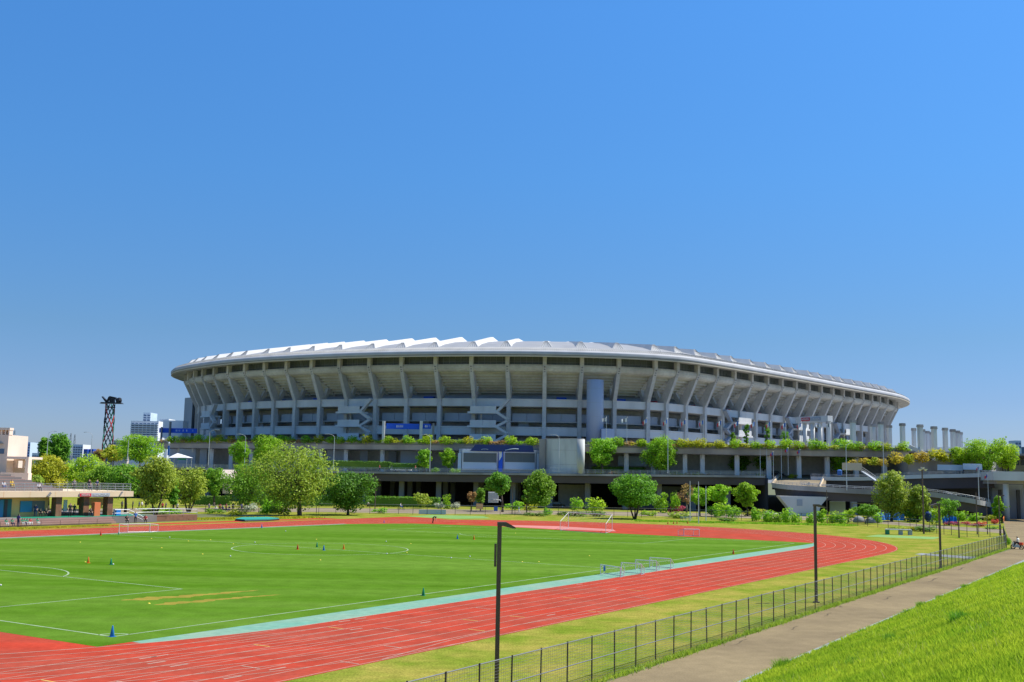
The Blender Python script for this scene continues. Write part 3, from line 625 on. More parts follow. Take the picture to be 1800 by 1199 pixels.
# smoother normals for deep insets
def ring_mesh(prof, name, mat, parent, smooth=True):
    b = MB(); rows = [ringpts(d, z) for d, z in prof]
    for A, B in zip(rows, rows[1:]): b.add(A+B, [(k, (k+1) % NC, NC+(k+1) % NC, NC+k) for k in range(NC)])
    return b.build(name, mat, parent, smooth)
NS = NRM[:]
for _ in range(400): NS = [(NS[i-1]+NS[i]*2+NS[(i+1) % NC]).normalized() for i in range(NC)]
def deep(i, d): 
    t = min(1, d/12); n = NRM[i % NC].lerp(NS[i % NC], t*.8).normalized(); return CV[i % NC]+n*d
b = MB(); RP = [(2.7, 44.3), (4.5, 44.75), (10, 46.1), (20, 48.0), (31, 49.6), (31, 48.4)]; rows = []
for d, z in RP: rows.append([Vector((q.x, q.y, z)) for q in (deep(i, d) for i in range(NC))])
for A, B in zip(rows, rows[1:]): b.add(A+B, [(k, (k+1) % NC, NC+(k+1) % NC, NC+k) for k in range(NC)])
roof = b.build('roof', MAT['roof'], stad)
ring_mesh([(.5, 43.25), (1.2, 43.75), (2.0, 44.1), (2.7, 44.302)], 'eave_band', MAT['roofw'], roof)
ring_mesh([(.45, 41.75), (.42, 41.98), (-.02, 42.0), (-.1, 42.3), (-.04, 42.8), (.14, 43.05), (.5, 43.251)], 'gutter', MAT['gutter'], roof)
ring_mesh([(.5, 41.38), (.05, 41.4), (.0, 41.74), (.45, 41.751)], 'eave_lip', MAT['lip'], roof)
ring_mesh([(.5, 41.379), (3, 41.95), (12, 42.3)], 'eave_soffit', MAT['conc_tan'], roof)
rb = MB(); acc = 0.
for i in range(0, 24*14):
    a, c = CV[i], CV[i+1]; sl_ = (c-a).length
    acc += sl_
    while acc > .62:
        acc -= .62; t = 1-acc/sl_; p = a.lerp(c, t); n = NRM[i]
        for (d0, z0), (d1, z1) in (((.55, 43.36), (1.2, 43.83)), ((1.2, 43.83), (2.65, 44.37))): rb.beam(p+n*d0+Z3*z0, p+n*d1+Z3*z1, .07, .1)
o = rb.build('standing_seams', MAT['roofw'], roof, kind='stuff')
# ridge prisms, one over each column line
for i, x in enumerate(xs):
    def fr(d): 
        j = int(round(x)); q = deep(j, d); return Vector((q.x, q.y, 0))
    def rz(d): return float(np.interp(d, [2.7, 4.5, 10, 20, 31], [44.3, 44.75, 46.1, 48.0, 49.6]))
    A, B = fr(4.6), fr(30.6); n = (B-A).normalized(); s = Vector((-n.y, n.x, 0)); hb, ht, hh = 1.9, .45, 1.35
    fi = float(np.interp(UV((A.x, A.y, 45.))[0], [820, 900, 960], [1.05, .55, .12])); hn = float(np.interp(UV((A.x, A.y, 45.))[0], [800, 960, 1200], [1.2, 1.45, 1.6])); p0, p1 = fr(4.2), fr(6.0); q0, q1 = fr(31.3), fr(30.4)
    vs = [p0-s*hb+Z3*(rz(4.2)-.1), p0+s*hb+Z3*(rz(4.2)-.1), p1+s*ht+Z3*(rz(6)+hn), p1-s*ht+Z3*(rz(6)+hn), q0-s*hb*1.1+Z3*(rz(31)-.1), q0+s*hb*1.1+Z3*(rz(31)-.1), q1+s*ht+Z3*(rz(30.4)+hh*fi), q1-s*ht+Z3*(rz(30.4)+hh*fi)]
    d = MB(); d.add(vs, [(0, 4, 7, 3), (1, 2, 6, 5), (3, 7, 6, 2), (4, 5, 6, 7), (0, 3, 2, 1), (0, 1, 5, 4)]); dm = d.build('roof_ridge', MAT['ridge'], roof)
    e = MB()      # ribs on the hipped end
    for k in range(5):
        t = (k+.5)/5; e.beam(vs[0].lerp(vs[1], t)-n*.04, vs[3].lerp(vs[2], t)-n*.04+Z3*.02, .1, .1)
    e.build('end_ribs', MAT['roof'], dm)
# seating bowl inside
b = MB(); rows = [[Vector((q.x, q.y, z)) for q in (deep(i, d) for i in range(NC))] for d, z in ((7.4, 39.6), (17, 34), (36, 27), (60, 18))]
for A, B in zip(rows, rows[1:]): b.add(A+B, [(k, (k+1) % NC, NC+(k+1) % NC, NC+k) for k in range(NC)])
b.build('seating_bowl', MAT['conc_light'], stad)
# round lift tower
tc = P(1045.5, 770, 305.5); zt = P(1045.5, 667, 303).z
b = MB(); b.lathe((tc.x, tc.y, 16.5), [(2.42, 0), (2.42, zt-16.5-.1), (2.3, zt-16.5)], 28); lt = b.build('lift_tower', MAT['metalblue'], stad, True)
for z in (21, 25, 29, 33): b = MB(); b.lathe((tc.x, tc.y, z), [(2.428, 0), (2.432, .03), (2.432, .05), (2.428, .08)], 28); b.build('cladding_joint', MAT['panelg'], lt)
b = MB(); q = P(1068, 765, 303); b.box((q.x, q.y, 19), (3.6, 2.6, 5.2)); b.build('lift_lobby', MAT['metalblue'], lt)
# flat end wall visible at the far left
b = MB(); q0, q1 = P(323, 735, 392), P(337, 735, 388); b.prism([(q0.x, q0.y), (q1.x, q1.y), (q1.x+2, q1.y+14), (q0.x+2, q0.y+14)], 16.5, P(325, 700, 392).z); b.build('end_block', MAT['panelg'], stad)

# ================================================================== UPPER DECK (podium) WITH PLANTERS
PF = [P(272, 777, 341), P(285, 777, 338), P(480, 777.5, 316), P(700, 778, 299), P(950, 780.5, 289), P(1100, 782.7, 285), P(1300, 786, 283), P(1450, 788.8, 281), P(1598, 791, 279)]
ZP = 16.6
PFp = [Vector((p.x, p.y, 0)) for p in PF]
pod = thing('upper_deck', Vector((0, 300, 8.5)), 'grey concrete upper deck edged with planters in front of the stadium', 'deck')
def seg_pts(poly, step):
    out = []
    for a, b_ in zip(poly, poly[1:]):
        m = max(1, round((b_-a).length/step)); out += [a.lerp(b_, k/m) for k in range(m)]
    return out+[poly[-1]]
back = [Vector((185, 300, 0)), Vector((240, 420, 0)), Vector((240, 640, 0)), Vector((-116, 640, 0)), Vector((-114, 400, 0))]
b = MB(); fl = PFp+back; b.prism([(p.x, p.y) for p in fl], ZP-.6, ZP-.1); b.build('deck_slab', MAT['conc_dark'], pod)
for a, c in zip(PFp, PFp[1:]):
    d = (c-a).normalized(); n = Vector((-d.y, d.x, 0)); b = MB(); prof = [(0, ZP+.25), (.0, ZP-.2), (.5, ZP-1.9), (4.5, ZP-2.1), (4.5, ZP-.6), (.5, ZP-.1), (.3, ZP+.25)]
    m = len(prof); e = d*.004; A = [a+e+n*x+Z3*z for x, z in prof]; B = [c-e+n*x+Z3*z for x, z in prof]
    b.add(A+B, [(k, m+k, m+(k+1) % m, (k+1) % m) for k in range(m)]+[tuple(range(m)), tuple(range(2*m-1, m-1, -1))]); b.build('fascia', MAT['conc_stain'], pod)
    b = MB(); b.beam(a+n*.9+Z3*(ZP+1.05), c+n*.9+Z3*(ZP+1.05), .06, .06)
    for q in seg_pts([a, c], 2.2): b.tube(q+n*.9+Z3*(ZP-.1), q+n*.9+Z3*(ZP+1.05), .03, n=5)
    b.build('railing', MAT['rail'], pod)
for u in (312, 337, 371, 405, 440, 480, 520, 563, 608, 671, 1102, 1150, 1206, 1237, 1298, 1355, 1408, 1458, 1510, 1560):
    for a, c in zip(PF, PF[1:]):
        ua, uc = UV(a)[0], UV(c)[0]
        if ua <= u < uc:
            q = a.lerp(c, (u-ua)/(uc-ua)); b = MB(); zb_ = 8.3
            b.box((q.x+.2, q.y+3.2, (zb_+ZP-2)/2), (1.15, 1.15, ZP-2-zb_)); co = b.build('column', MAT['conc_light'], pod)
            b = MB(); b.extr([(-1.2, ZP-2.0), (-.57, ZP-3.2), (-.57, ZP-2.0)], (q.x+.2, q.y+3.2, 0), (0, 1, 0), Z3, (1, 0, 0), .5); b.build('bracket', MAT['conc_light'], co)
# solid walls far behind the openings
bw = [p+Vector((0, 15, 0)) for p in PFp]
for a, c in zip(bw, bw[1:]):
    b = MB(); d = (c-a).normalized(); n = Vector((-d.y, d.x, 0)); b.prism([(a.x, a.y), (c.x, c.y), ((c+n).x, (c+n).y), ((a+n).x, (a+n).y)], 8.4, ZP-.6); b.build('rear_wall', MAT['concrete'], pod)
for k, u in enumerate((330, 358, 425, 460, 500, 545, 590, 640, 690, 720, 1130, 1180, 1225, 1270, 1330, 1430)):
    q = P(u, 800, 306 if u > 700 else (314 if u > 500 else 335)); b = MB(); b.box((q.x, q.y, 11.5), (2.2 if k % 3 else 5, .5, 6)); b.build('inner_wall', MAT['panelg'], pod)

# ================================================================== LOWER DECK
LF = [P(-40, 815, 322), P(40, 817, 316), P(300, 822, 300), P(500, 826.5, 290), P(700, 830, 284), P(900, 832, 281), P(1100, 834, 279), P(1345, 836.5, 276)]
low = thing('lower_deck', Vector((0, 290, 0)), 'long dark road deck with steel railing below the stadium podium', 'deck')
for a, c in zip(LF, LF[1:]):
    d = Vector((c.x-a.x, c.y-a.y, 0)).normalized(); n = Vector((-d.y, d.x, 0)); e = d*.003
    b = MB(); prof = [(0, 0), (0, -.55), (.35, -.55), (.35, 0)]; A = [a+e+n*x+Z3*z for x, z in prof]; B = [c-e+n*x+Z3*z for x, z in prof]
    b.add(A+B, [(k, 4+k, 4+(k+1) % 4, (k+1) % 4) for k in range(4)]+[(0, 1, 2, 3), (7, 6, 5, 4)]); b.build('edge_beam', MAT['conc_stain'], low)
    b = MB(); prof = [(.5, -.551), (.9, -2.45), (7, -2.5), (7, -.551)]; A = [a+e+n*x+Z3*z for x, z in prof]; B = [c-e+n*x+Z3*z for x, z in prof]
    b.add(A+B, [(k, 4+k, 4+(k+1) % 4, (k+1) % 4) for k in range(4)]+[(0, 1, 2, 3), (7, 6, 5, 4)]); b.build('girder', MAT['girder'], low)
    b = MB(); A = [a+n*.36-Z3*.12, c+n*.36-Z3*.12]; B = [a+n*62-Z3*.12, c+n*62-Z3*.12]; b.strip(A, B); A2 = [q-Z3*.6 for q in A]; B2 = [q-Z3*.6 for q in B]; b.strip(B2, A2); b.build('road_surface', MAT['conc_stain'], low)
    b = MB()
    for z in (.35, .7, 1.05): b.beam(a+n*.17+Z3*z, c+n*.17+Z3*z, .05, .05)
    for q in seg_pts([a, c], 1.9): b.beam(q+n*.17, q+n*.17+Z3*1.08, .06, .06)
    for q in seg_pts([a, c], .32): b.beam(q+n*.17+Z3*.1, q+n*.17+Z3*1.02, .045, .045)
    b.build('railing', MAT['rail'], low)
    for q in seg_pts([a, c], 9.7)[:-1]:
        for off in (5.5, 17, 30):
            b = MB(); r = q+n*off; b.box((r.x, r.y, (q.z-2.5)/2), (1.3, 1.3, q.z-2.5), math.atan2(d.y, d.x)); b.build('column', MAT['conc_dark'], low)
    b = MB(); A = a+n*44; C = c+n*44; b.prism([(A.x, A.y), (C.x, C.y), ((C+n).x, (C+n).y), ((A+n).x, (A+n).y)], 0, 8.2); b.build('rear_wall', MAT['dark'], low)  # back wall coloured near-black to deepen the undercroft shade
b = MB(); q = LF[-1]; b.prism([(q.x+.5, q.y+2), (q.x+1.2, q.y+2), (q.x+1.2, q.y+44), (q.x+.5, q.y+44)], 0, q.z-.6); b.build('end_wall', MAT['dark'], low)  # end wall in the same painted undercroft shade
b = MB(); q = P(1010, 870, 300); b.box((q.x, q.y, 3), (9, .6, 6)); b.build('inner_wall', MAT['concrete'], low)
b = MB(); q = P(1170, 870, 302); b.box((q.x, q.y, 3), (15, .6, 6)); b.build('inner_wall', MAT['panelg'], low)

# ================================================================== RAMPS AND BRIDGE ON THE RIGHT
def deckstrip(obj, pts, width, fz, gz_, mats, railh=1.05, inset=.6, side=1, flip=False, closed_under=True):
    """pts: outer top edge; the roadway lies behind (to the left of travel)"""
    n = len(pts); T_ = []
    for i in range(n):
        d = pts[min(i+1, n-1)]-pts[max(i-1, 0)]; d.z = 0; d.normalize(); T_.append(Vector((-d.y, d.x, 0))*side)
    def row(x, z): return [p+t*x+Z3*z for p, t in zip(pts, T_)]
    def band(nm, prof, mat):
        b = MB(); rows = [row(*q) for q in prof]
        for A, B in zip(rows, rows[1:]): b.strip(B, A)
        return b.build(nm, mat, obj)
    band('parapet', [(.3, 0), (.3, .45), (0, .45), (0, -fz)], mats[0])
    band('girder', [(0, -fz), (inset, -fz-.001), (inset+.35, -gz_), (width-inset, -gz_), (width, -fz)], mats[1])
    band('road_surface', [(width, 0), (.31, 0)], mats[2])
    band('parapet', [(width, -fz), (width, .45), (width-.3, .45), (width-.3, 0)], mats[0])
    for x in (.15, width-.15):
        b = MB()
        for z in (.75, 1.05): b.poly(row(x, z), .04, 5)
        for k in range(n):
            if k < n-1:
                for q in seg_pts([pts[k]+T_[k]*x, pts[k+1]+T_[k+1]*x], 2.1)[:-1]: b.tube(q+Z3*.4, q+Z3*1.08, .035, n=5)
        b.build('railing', MAT['rail'], obj)
def smooth(pts, m=6):
    out = []; n = len(pts)
    for i in range(n-1):
        a, b_, c, d = pts[max(i-1, 0)], pts[i], pts[i+1], pts[min(i+2, n-1)]
        for k in range(m): t = k/m; out.append(.5*((2*b_)+(c-a)*t+(2*a-5*b_+4*c-d)*t*t+(3*b_-a-3*c+d)*t**3))
    return out+[pts[-1]]
ramp = thing('curved_ramp', Vector((85, 256, 0)), 'curved road ramp with steel railings descending right of the lower deck', 'ramp')
rp = smooth([P(1357, 852.5, 268), P(1385, 856, 260), P(1440, 859.5, 256), P(1520, 864, 253), P(1627, 868, 250), P(1690, 877, 248), P(1728, 884, 249), P(1742, 887.5, 256), P(1730, 889, 266)])
deckstrip(ramp, rp, 7.5, .7, 2.6, (MAT['conc_stain'], MAT['girder'], MAT['road']))
b = MB(); A = [P(1357, 852, 268.5), P(1385, 855.5, 261), P(1452, 858.5, 257.5)]; B = [P(1372, 836.5, 292), P(1395, 835.5, 294), P(1452, 834.5, 296)]
b.strip(A, B); b.strip([q-Z3*1.2 for q in B], [q-Z3*1.2 for q in A]); b.strip([q-Z3*1.2 for q in (A[0], B[0])], [A[0], B[0]]); b.build('junction_surface', MAT['road'], ramp)
for q, r in ((A[0], B[0]), (A[2]-Vector((1.5, 0, 0)), B[2])):
    b = MB(); b.beam(q+Z3*.2, r+Z3*.2, .35, .5); kb_ = b.build('parapet', MAT['cream'], ramp); b = MB()
    for z in (.7, 1.05): b.beam(q+Z3*z, r+Z3*z, .06, .06)
    for t in np.linspace(0, 1, 12): b.tube(q.lerp(r, t)+Z3*.4, q.lerp(r, t)+Z3*1.06, .035, n=5)
    b.build('railing', MAT['rail'], ramp)
# flared pier
b = MB(); c = P(1411, 872, 257.5); zt = P(1411, 873, 257.5).z; hw = 5.4
b.extr([(-3.4, 0), (3.4, 0), (3.5, 1.6), (4.0, 2.7), (5.6, zt), (-6.0, zt), (-4.6, 2.9), (-3.6, 1.6)], (c.x, c.y, 0), (1, 0, 0), Z3, (0, 1, 0), 3.2); pier = b.build('pier', MAT['conc_light'], ramp)
b = MB(); b.box((c.x-1.2, c.y-1.64, 3.1), (1.3, .08, 1.5)); b.build('access_panel', MAT['panelg'], pier)
for u in (1560, 1655, 1705):
    q = P(u, 880, 253); b = MB(); b.box((q.x, q.y+1.5, q.z/2), (2.2, 2.2, q.z)); b.build('pier', MAT['concrete'], ramp)
up = thing('upper_ramp', Vector((100, 275, 0)), 'upper road deck with white edge beam behind the curved ramp', 'ramp')
ue = smooth([P(1425, 841, 279), P(1480, 842, 277), P(1530, 841.5, 274), P(1620, 838, 270), P(1690, 836.5, 266), P(1746, 835, 262)])
deckstrip(up, ue, 14, .5, 3.1, (MAT['conc_light'], MAT['girder'], MAT['road']))
for u in (1500, 1560, 1640, 1675):
    q = P(u, 868, 276); b = MB(); b.box((q.x, q.y, 3), (1.4, 1.4, 6.4)); b.build('pier', MAT['concrete'], up)
b = MB(); b.strip([P(1440, 905, 300), P(1800, 905, 292)], [P(1440, 838, 300), P(1800, 838, 292)]); b.build('rear_wall', MAT['dark'], up)  # near-black sheet, paints in the shaded void below the deck
# stepped flight seen edge-on
b = MB(); A, B = P(1515, 829, 272), P(1540, 846, 268); b.beam(A, B, .9, .28); st_ = b.build('stair_flight', MAT['panelg'], up)
for dz in (.6, 1.1): b = MB(); b.beam(A+Z3*dz, B+Z3*dz, .06, .06); b.build('handrail', MAT['rail'], st_)
for u0, u1, v0, v1, Y in ((1648, 1692, 818, 827, 268), (1693, 1726, 816, 826, 266)):
    a, c = P(u0, v1, Y), P(u1, v0, Y); b = MB(); b.box(((a.x+c.x)/2, Y, (a.z+c.z)/2), (c.x-a.x, .15, c.z-a.z)); b.build('noise_screen', MAT['bpale'], up)
br = thing('footbridge', Vector((118, 240, 0)), 'pale concrete bridge on round pillars at the right edge', 'bridge')
a, c = P(1746, 829, 252), P(1850, 829, 246); zb_ = P(1760, 845, 250).z
b = MB(); b.prism([(a.x, a.y), (c.x, c.y), (c.x+4, c.y+16), (a.x+3, a.y+16)], zb_, a.z); b.build('span', MAT['conc_light'], br)
b = MB(); b.prism([(a.x+1.5, a.y+2), (c.x, c.y+2), (c.x+2, c.y+14), (a.x+3, a.y+14)], zb_-.8, zb_-.002); b.build('girder', MAT['conc_stain'], br)
for u in (1776, 1812):
    q = P(u, 880, 251); b = MB(); b.lathe((q.x, q.y+2, 0), [(.62, 0), (.62, zb_-.8)], 14); b.build('pillar', MAT['conc_light'], br, True)
b = MB(); a, c = P(1745, 890, 268), P(1830, 890, 262); b.prism([(a.x, a.y), (c.x, c.y), (c.x, c.y+1), (a.x, a.y+1)], 0, zb_-.9); wl = b.build('wall', MAT['panelg'], br)
for u in (1758, 1768, 1790): q = P(u, 880, 264); b = MB(); b.box((q.x, q.y, 3.5), (.8, .3, 7)); b.build('opening', MAT['dark'], wl)  # solid near-black boxes, the shade of openings put into their colour

# ================================================================== TOWERS, WALLS AND SIGNS ON THE DECKS
ivory = thing('round_wall_tower', P(985, 830, 283), 'pale rounded concrete tower block with dark stains beside the blue billboard', 'tower')
zt = P(985, 773, 284).z; q0, q1 = P(958, 800, 284), P(1027, 800, 281); zb_ = 8.6
n = 14; pts = [(lerp(q0.x, q1.x, t), lerp(q0.y, q1.y, t)-1.3*math.sin(math.pi*t)**.6) for t in np.linspace(0, 1, n)]
b = MB(); b.prism(pts+[(q1.x, q1.y+5), (q0.x, q0.y+5)], zb_, zt); tb = b.build('shell', MAT['tower'], ivory)
for z in (zb_+2.6, zb_+6.3):
    b = MB(); pp = [(x, y-.03) for x, y in pts]; b.prism(pp+[(x, y+.06) for x, y in pp[::-1]], z, z+.12); b.build('joint_band', MAT['concrete'], tb)
b = MB(); b.lathe((q1.x-.9, q1.y-.2, zb_), [(1.0, 0), (1.0, zt-zb_)], 20); b.build('round_corner', MAT['tower'], ivory, True)
b = MB(); b.prism(pts+[(q1.x, q1.y+5), (q0.x, q0.y+5)], zt, zt+.25); b.build('coping', MAT['conc_stain'], ivory)
b = MB(); q = P(953, 800, 284.5); b.box((q.x, q.y, (zb_+zt)/2), (1.6, 2.4, zt-zb_)); b.build('dark_pilaster', MAT['conc_stain'], ivory)
tp_ = P(978, 823, 277.5); text('ENTRANCE', .62, ivory, tp_, (1, 0, 0), MAT['white']); text('PARKING', .55, ivory, P(978, 829, 277.5), (1, 0, 0), MAT['white'])
# billboard building
bb_ = thing('billboard_building', P(880, 830, 287), 'low white framed building with blue sports billboard and a printed athlete', 'building')
def quadbox(nm, u0, v0, u1, v1, Y, th, mat, par, dy=0.):
    a, c = P(u0, v1, Y), P(u1, v0, Y); b = MB(); b.box(((a.x+c.x)/2, Y+th/2+dy, (a.z+c.z)/2), (abs(c.x-a.x), th, abs(c.z-a.z))); return b.build(nm, mat, par)
quadbox('wall', 806, 792, 951, 830, 287.5, 4, MAT['panelg'], bb_)
b = MB(); z0, z1 = P(880, 794.5, 286).z, P(880, 783, 286).z; x = [P(u, 790, 286).x for u in (826, 931, 936, 832)]
b.add([(x[0], 285.6, z0), (x[1]+1.2, 285.6, z0), (x[2], 285.3, z1), (x[3]+.6, 285.3, z1), (x[0], 285.9, z0), (x[1]+1.2, 285.9, z0), (x[2], 285.6, z1), (x[3]+.6, 285.6, z1)], [(0, 1, 2, 3), (7, 6, 5, 4), (0, 4, 5, 1), (1, 5, 6, 2), (2, 6, 7, 3), (3, 7, 4, 0)]); bo = b.build('blue_billboard', MAT['navy'], bb_)
b = MB(); pp = [P(lerp(888, 912, t), 792-2.6*math.sin(t*2.2), 285.2) for t in np.linspace(0, 1, 10)]; b.poly(pp, .1, 5); b.build('swoosh', MAT['bpale'], bo)
b = MB(); pp = [P(852+6*math.cos(t), 791-1.2*math.sin(t), 285.2) for t in np.linspace(0, 3.2, 8)]; b.poly(pp, .06, 5); b.build('script_stroke', MAT['bpale'], bo)
for u0, u1 in ((812, 875), (885, 942)):
    f = quadbox('window_frame', u0, 792.5, u1, 826, 286.9, .5, MAT['bwhite'], bb_)
    quadbox('dark_glazing', u0+2.5, 797.5, u1-2, 812.5, 286.6, .25, MAT['glassdark'], f); quadbox('frosted_panel', u0+2.5, 813, u1-2, 825, 286.7, .15, MAT['bpale'], f)
    for k in range(3): uu_ = lerp(u0+2, u1-2, (k+.9)/3.2); quadbox('mullion', uu_, 797.5, uu_+.5, 812.5, 286.5, .08, MAT['mull'], f)
quadbox('side_panel', 804.5, 797, 811, 826, 286.9, .4, MAT['bpale'], bb_); quadbox('side_panel', 943, 798, 951, 829, 286.9, .4, MAT['bpale'], bb_)
ath = quadbox('athlete_column', 876, 790, 884, 829.5, 286.2, .5, MAT['banner'], bb_)
b = MB()      # printed figure with raised arms
def fl(pts, dy=0): b.add([P(u, v, 286.12-dy) for u, v in pts]+[P(u, v, 286.0-dy) for u, v in pts], [tuple(range(len(pts))), tuple(range(2*len(pts)-1, len(pts)-1, -1))]+[(k, (k+1) % len(pts), len(pts)+(k+1) % len(pts), len(pts)+k) for k in range(len(pts))])
fl([(875.5, 789), (883.5, 789), (882, 798), (877.5, 798)]); fl([(877.5, 798), (882.3, 798), (882, 803), (879, 808), (877, 810.5), (877.5, 803)], .0)
fl([(875.8, 789), (868, 786), (867, 787.3), (875.8, 791.3)]); fl([(867, 787.3), (868.2, 787.6), (872.5, 784), (871.6, 783.4)]); fl([(883.5, 789), (883.5, 791), (888.5, 788), (888, 786.5)]); fl([(887.3, 786.8), (888.8, 787.6), (887.6, 782.5), (886.4, 782.6)])
b.build('printed_figure', MAT['bwhite'], ath); b = MB(); h = P(877.6, 786.2, 286.05); b.lathe((h.x, h.y, h.z-.28), [(.1, 0), (.24, .12), (.28, .3), (.2, .5), (.05, .58)], 8); b.build('printed_head', MAT['skin'], ath)
# blue gates with white pictograms
def banner(label, us, v0, v1, Y, glyph, posts):
    o = thing('banner_gate', P((us[0]+us[-1])/2, 778, Y), label, 'sign')
    for (a, c) in zip(us[::2], us[1::2]): bn = quadbox('banner', a, v0, c, v1, Y, .5, MAT['banner'], o)
    for u in posts: quadbox('post', u[0], u[1], u[2], 779, Y-1.2, 1., MAT['conc_light'] if u[3] else MAT['conc_dark'], o)
    for u, s in glyph: quadbox('pictogram', u-s, v0+(v1-v0)*.25, u+s*.6, v0+(v1-v0)*.72, Y-.06, .05, MAT['bwhite'], bn)
    return o
banner('bright blue banner between grey posts in front of the stadium', (679, 737, 743, 757.5), 745.6, 754.2, 301, ((698, 1.), (701, .6), (703.5, .7), (706, .5), (708, .5), (748, 1.2), (750, .8), (752, .6), (755.5, .4)), ((671, 740.5, 676.5, 1), (737, 740.5, 743, 1), (759, 744.5, 763.5, 0)))
banner('dark blue overhead sign on a post at the left end of the stadium', (279.5, 346), 754, 761, 345, ((310, 1), (313, .5), (316, .5), (322, .7), (328.5, .9), (339, .4)), ((295.5, 742, 300, 0), (281, 751, 284.5, 0)))
quadbox('kiosk_wall', 285, 740, 322, 770, 352, 6, MAT['bwhite'], stad)
# entrance gate with sign on round columns
gt = thing('entrance_gate', P(1430, 778, 300), 'pale entrance portal with red and green lettered sign on columns', 'gate')
a, c = P(1394, 728, 312), P(1453, 744, 300); zA, zB = P(1420, 744, 306).z, P(1420, 733, 306).z
GA, GB = Vector((a.x, 309, 0)), Vector((P(1455, 740, 299).x, 299, 0)); gd = (GB-GA).normalized(); gn = Vector((-gd.y, gd.x, 0))
b = MB(); b.prism([GA, GB, GB+gn*2, GA+gn*2], zA, zB); gb = b.build('beam', MAT['conc_light'], gt)
b = MB(); p, q = GA+gd*2.2-gn*.2, GA+gd*5.3-gn*.2; b.prism([p, q, q+gn*.15, p+gn*.15], zA+.5, zB-.3); sg = b.build('red_sign', MAT['redsign'], gb)
text('NISSAN', .8, sg, (p+q)/2-gn*.06+Z3*((zA+zB)/2+.1), gd, MAT['white'])
p, q = GA+gd*5.6-gn*.2, GA+gd*9.2-gn*.2; b = MB(); b.prism([p, q, q+gn*.15, p+gn*.15], zA+.5, zB-.3); sg = b.build('grey_sign', MAT['panelg'], gb); text('STADIUM', .8, sg, (p+q)/2-gn*.06+Z3*((zA+zB)/2+.1), gd, MAT['white'])
for t in (.2, .45, .68, .95):
    q = GA.lerp(GB, t)+gn; b = MB(); b.lathe((q.x, q.y, 16.5), [(.62, 0), (.62, zA-16.5)], 14); b.build('column', MAT['conc_light'], gt, True)
# row of tall square pillars with caps on the upper deck
PIL = [(1456, 741, 782, 296, 1.1), (1499, 739, 782, 290, 1.45), (1534, 746, 784, 291, 1.3), (1548, 742, 784, 287, 1.3), (1563, 748, 786, 288, 1.2), (1586, 744.5, 786, 283, 1.25), (1606, 753, 792, 288, 1.05), (1617, 746.8, 796, 276, 1.3), (1622.5, 755, 796, 290, .9), (1630, 758, 795, 300, 1.0), (1636, 760, 795, 306, .9), (1641.5, 750, 795, 278, 1.3), (1661, 752.5, 793, 283, 1.2), (1674.5, 755, 790, 287, 1.2), (1683, 757.5, 790, 291, 1.1), (1688.5, 760, 790, 300, .9)]
pm_ = MB(); 
for i, (u, v0, v1, Y, wd) in enumerate(PIL):
    wd *= .8
    a, c = P(u, v0, Y), P(u, v1, Y); zb_ = ZP-.2 if u < 1600 else 14.0
    o = thing('square_pillar', Vector((a.x, Y, zb_)), 'tall grey square pillar with flat cap, %s from the left of the row beside the stadium' % nth(i+1), 'pillar', 'square pillars on the upper deck')
    b = MB(); b.box((a.x, Y, (zb_+a.z-.7)/2), (wd, wd*.95, a.z-.7-zb_), .3); b.build('shaft', MAT['conc_light'], o)
    b = MB(); b.box((a.x, Y, a.z-.5), (wd*1.22, wd*1.2, .38), .3); b.box((a.x, Y, a.z-.15), (wd*1.15, wd*1.1, .3), .3); b.build('cap', MAT['conc_stain'], o)
b = MB(); a, c = P(1596, 795, 276), P(1700, 801, 272); b.prism([(a.x, a.y), (c.x+6, c.y), (c.x+30, c.y+45), (a.x, a.y+45)], 8, 14); b.build('terrace_block', MAT['conc_stain'], pod)
b = MB(); A, B = P(1598, 785, 277), P(1640, 805, 274); b.beam(A, B, .5, .9); b.build('stair_parapet', MAT['conc_light'], pod)

# ================================================================== LEFT: GRANDSTAND, TOWER, FAR BUILDINGS
gs = thing('small_grandstand', L(60, 94), 'cream roofed small grandstand with ochre walls beside the track', 'grandstand')
def lbox(nm, a0, a1, b0, b1, z0, z1, mat, par): b = MB(); b.prism([L(a0, b0), L(a1, b0), L(a1, b1), L(a0, b1)], z0, z1); return b.build(nm, mat, par)
ZR = 4.6
lbox('roof_terrace', 30, 76.6, 94, 112, ZR-.82, ZR, MAT['cream'], gs)
for k in range(12): a = 31+k*4; lbox('roof_joint', a, a+.03, 93.985, 94, ZR-.8, ZR-.05, MAT['ochre'], gs)
plat = lbox('platform', 30, 79, 91.2, 113, 0, 1., MAT['steps'], gs)
for k in range(3): lbox('step', 30, 70.5, 89.9+k*.45, 91.199, 0 if k == 0 else .3*k+.001, .3*(k+1), MAT['stepr'], plat)
lbox('green_floor', 57, 78, 91.4, 95.8, 1.001, 1.012, MAT['greenp'], plat)
lbox('wall', 30, 63.4, 96, 96.4, 1, ZR-.82, MAT['ochre'], gs); lbox('wall', 30, 66, 104, 104.4, 1, ZR-.82, MAT['brick'], gs)
dr = lbox('doorway', 55, 57.6, 95.93, 95.99, 1, 3.5, MAT['tealdoor'], gs); lbox('door_leaf', 55.2, 56.3, 95.85, 95.92, 1.02, 3.4, MAT['bluedoor'], dr); lbox('opening', 56.5, 56.95, 95.88, 95.925, 1.02, 3.4, MAT['dark'], dr)  # the opening is a near-black panel painting in the shaded door gap
sh = lbox('window', 58.9, 62.8, 95.93, 95.99, 1.7, 3.2, MAT['glassdark'], gs); lbox('blue_shutter', 58.9, 60.7, 95.86, 95.92, 1.65, 3.2, MAT['bluedoor'], sh)
for a in (63.6, 68.2, 72.4): lbox('brick_pier', a, a+.95, 94.5, 95.6, 1.01, ZR-.82, MAT['brick'], gs)
